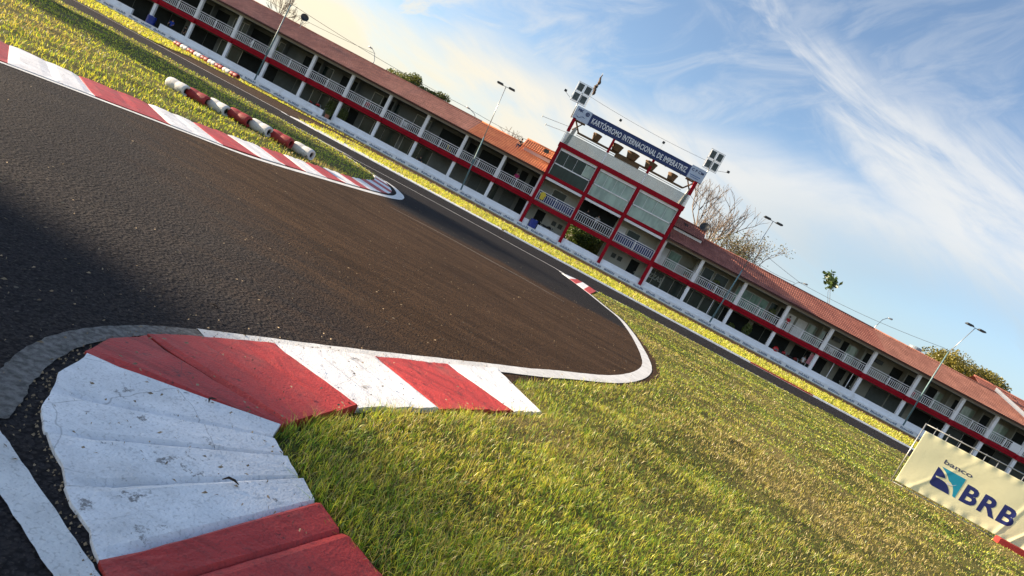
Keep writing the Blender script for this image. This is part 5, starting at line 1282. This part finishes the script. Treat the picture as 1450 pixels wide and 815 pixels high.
M_BRED = mat('glossy_red', (.45, .012, .012), .25, .05, 2, coat=.5)
motorcycle((25.9, YF + .55, .45), R(10), 'red motorcycle under the balcony with the red shirted person', M_BRED)
motorcycle((27.3, YF + .75, .45), R(-25), 'dark red motorcycle beside the pink flag board', mat('dark_red_gloss', (.2, .02, .02), .3, .05, 2))
motorcycle((-1.95, YF + .8, .45), R(15), 'black motorcycle against the pale wall at the foot of the tower', mat('black_gloss', (.02, .02, .02), .25, .05, 2))
motorcycle((-30.2, YF + .8, .45), R(5), 'red and black motorcycle in the bay left of the green bush', M_BRED)
rb = empty('helmet_ball', (24.85, YF + .25, 1.13), 'shiny red helmet resting on the pit wall under the right balcony', 'helmet')
mb = MB(); mb.lathe([(.001, -.15)] + [(.30 * math.sin(k * math.pi / 10), -.30 * math.cos(k * math.pi / 10) + .15) for k in range(2, 11)], 20); mb.build('shell', M_BRED, rb, smooth=True)
rb.location = (24.85, 67.61, 1.15)
mb = MB(); mb.tube([(-.2, -.24, .10), (0, -.31, .12), (.2, -.24, .10)], [.05, .075, .05], 8); mb.build('visor', M_LAMPF, rb, smooth=True)
for x, w_, lab in ((-3.45, .42, 'blue plastic barrel filling the wall gap at the foot of the tower'), (-49.9, .46, 'blue plastic barrel in the pit wall gap at the far left')):
    b_ = empty('barrel', (x, 67.55, .52), lab, 'barrel')
    mb = MB(); mb.lathe([(.001, 0), (w_ * .9, 0), (w_, .06), (w_, .28), (w_ * 1.04, .30), (w_, .32), (w_, .56), (w_ * 1.04, .58), (w_, .60), (w_, .82), (w_ * .9, .9), (.001, .9)], 20); mb.build('drum', M_BLUEP, b_)
    mb = MB(); mb.lathe([(.001, .92), (.1, .92), (.1, .901)], 12, 'z', (w_ * .4, 0, 0)); mb.build('cap', M_WHITE, b_)
pb = empty('flag_board', (28.95, YF + .5, .45), 'pink and grey flag board standing behind the pit wall', 'board')
mb = MB(); mb.prism([(-.45, 1.05), (.45, 1.05), (.40, 2.25), (-.40, 2.25)], -.03, .03); mb.build('board_panel', mat('pink_cloth', (.55, .22, .24), .8, .25, 6), pb)
mb = MB(); mb.tube([(-.4, 0, 0), (-.4, 0, 2.3)], .03, 6); mb.tube([(.4, 0, 0), (.4, 0, 2.3)], .03, 6); mb.build('legs', M_STEEL, pb)
for x in (31.0, 33.2, 17.0):
    p = empty('pipe_post', (x, YF + .3, .45), {31.0: 'thin white pipe post in the dark bay, left one', 33.2: 'thin white pipe post in the dark bay, right one', 17.0: 'thin white pipe post behind the wall near the tall lamp post'}[x], 'post')
    mb = MB(); mb.tube([(0, 0, 0), (0, 0, 2.55)], .04, 6); mb.build('pipe', M_WHITE, p); mb = MB(); mb.box(-.1, .1, -.1, .1, 0, .04); mb.build('foot', M_WHITE, p)
def shrub(loc, rx, h, label, seed, n=900, leaf=.16, pot=True):
    rg = np.random.RandomState(seed); r_ = empty('potted_plant' if pot else 'shrub', loc, label, 'plant')
    if pot: mb = MB(); mb.lathe([(.001, 0), (.2, 0), (.26, .4), (.22, .4), (.18, .05), (.001, .05)], 14); mb.build('pot', mat('clay_pot', (.35, .14, .08), .8, .1, 3), r_)
    mb = MB()
    for k in range(7): a = rg.rand() * 6.28; mb.tube([(0, 0, .05), (math.cos(a) * rx * .3, math.sin(a) * rx * .3, h * .5), (math.cos(a) * rx * .7, math.sin(a) * rx * .7, h * .9)], [.03, .02, .008], 5, cap=False)
    mb.build('stems', M_BARK, r_, fix=False)
    d = rg.normal(0, 1, (n, 3)); d /= np.linalg.norm(d, axis=1)[:, None]; c = d * (rg.rand(n) ** .4)[:, None] * np.array([rx, rx * .7, h * .42]) + np.array([0, 0, h * .62])
    u = rg.normal(0, 1, (n, 3)); u /= np.linalg.norm(u, axis=1)[:, None]; w_ = np.cross(u, rg.normal(0, 1, (n, 3))); w_ /= np.linalg.norm(w_, axis=1)[:, None]
    V = np.stack([c - u * leaf * .5, c + w_ * leaf * .25, c + u * leaf * .5, c - w_ * leaf * .25], 1).reshape(-1, 3)
    me = bpy.data.meshes.new('foliage'); me.from_pydata(V.tolist(), [], (np.arange(n * 4).reshape(-1, 4)).tolist())
    C = np.ones((n, 4, 4)); tt = rg.rand(n)[:, None]; C[:, :, :3] = (np.array([.05, .10, .02]) * (1 - tt) + np.array([.22, .26, .05]) * tt)[:, None, :]
    at = me.color_attributes.new('Col', 'FLOAT_COLOR', 'POINT'); at.data.foreach_set('color', C.ravel()); me.materials.append(M_TREE); link('foliage', me, r_)
shrub((-28.6, YF + .9, .45), .7, 2.1, 'green bush behind the column in the pit wall gap of the left wing', 61)
shrub((-27.2, YF + .9, .45), .6, 1.9, 'smaller green bush just right of the column in the left wing', 62)
shrub((-28.0, 67.2, .52), .35, .8, 'dark low plant hanging over the gap in the pit wall', 63, 400, .12)
shrub((21.6, YF + .7, .45), .5, 1.9, 'yellow green potted plant under the green glass balcony', 64)
shrub((20.0, YF + .7, .45), .4, 1.1, 'low yellow green plant behind the wall near the green glass balcony', 65, 500)
shrub((36.6 - 13.6, YF + .8, 3.3), .4, 1.6, 'potted plant on the balcony at the right end of the green glass', 66, 500)
shrub((-36.9, YF + .7, 3.3), .45, 1.7, 'leafy potted plant on the left wing balcony behind the slim lamp post', 67, 600)
shrub((16.5, YF + 1.0, 3.3), .5, 1.5, 'dark leafy plant on the first right wing balcony', 68, 600)
shrub((13.2, YF + .5, 3.3), .35, 1.2, 'dark plant by the column on the balcony right of the tower', 69, 500)
# greenery seen through the open passage under the tower
round_tree('garden_tree', (0.6, YF + 9, 0), 3.4, 1.9, 4.4, 'garden greenery seen through the passage under the tower, left part', 71, 9000, .26, ((.03, .07, .02), (.14, .2, .04)), blobs=8)
round_tree('garden_tree', (4.6, YF + 10, 0), 3.4, 1.9, 4.4, 'garden greenery seen through the passage under the tower, right part', 72, 9000, .26, ((.05, .09, .02), (.2, .2, .05)), blobs=8)

def chair(loc, rz, label, m):
    c = empty('plastic_chair', loc, label, 'chair', 'plastic chairs on the balconies', rz)
    mb = MB(); mb.box(-.22, .22, -.22, .22, .42, .46); mb.build('seat', m, c)
    mb = MB(); mb.v = [(-.22, .20, .46), (.22, .20, .46), (.22, .30, .86), (-.22, .30, .86), (-.22, .23, .46), (.22, .23, .46), (.22, .33, .86), (-.22, .33, .86)]
    mb.f = [(0, 1, 2, 3), (7, 6, 5, 4), (0, 4, 5, 1), (1, 5, 6, 2), (2, 6, 7, 3), (3, 7, 4, 0)]; mb.build('backrest', m, c)
    for x in (-.2, .2):
        for y in (-.2, .2): mb = MB(); mb.tube([(x * 1.15, y * 1.15, 0), (x, y, .42)], .018, 5); mb.build('leg', m, c)
CH = [(-40.0, WHF, 'white plastic chair on the balcony between the slim lamp post and the left frame edge'), (-25.4, REDF, 'red plastic chair on the left wing balcony above the green bush'), (-20.6, WHF, 'white plastic chair on the balcony with the dark green window'), (-15.2, YELF, 'yellow plastic chair on the balcony under the brown bare tree'),
      (16.2, BLU, 'blue plastic chair on the balcony right beside the leafy plant'), (30.4, WHF, 'white plastic chair left of the first air conditioner'), (39.7, REDF, 'red plastic chair on the balcony behind the bent lamp post'), (45.4, WHF, 'white plastic chair on the second balcony right of the bent post')]
for i, (x, m, lab) in enumerate(CH): chair((x, YF + 1.1, 3.3), R(-40 + 37 * i), lab, m)

round_tree('garden_tree', (2.4, YF + 13, 0), 5.5, 2.4, 4.9, 'dark garden greenery filling the back of the passage under the tower', 73, 12000, .30, ((.025, .05, .015), (.08, .12, .03)), blobs=22)
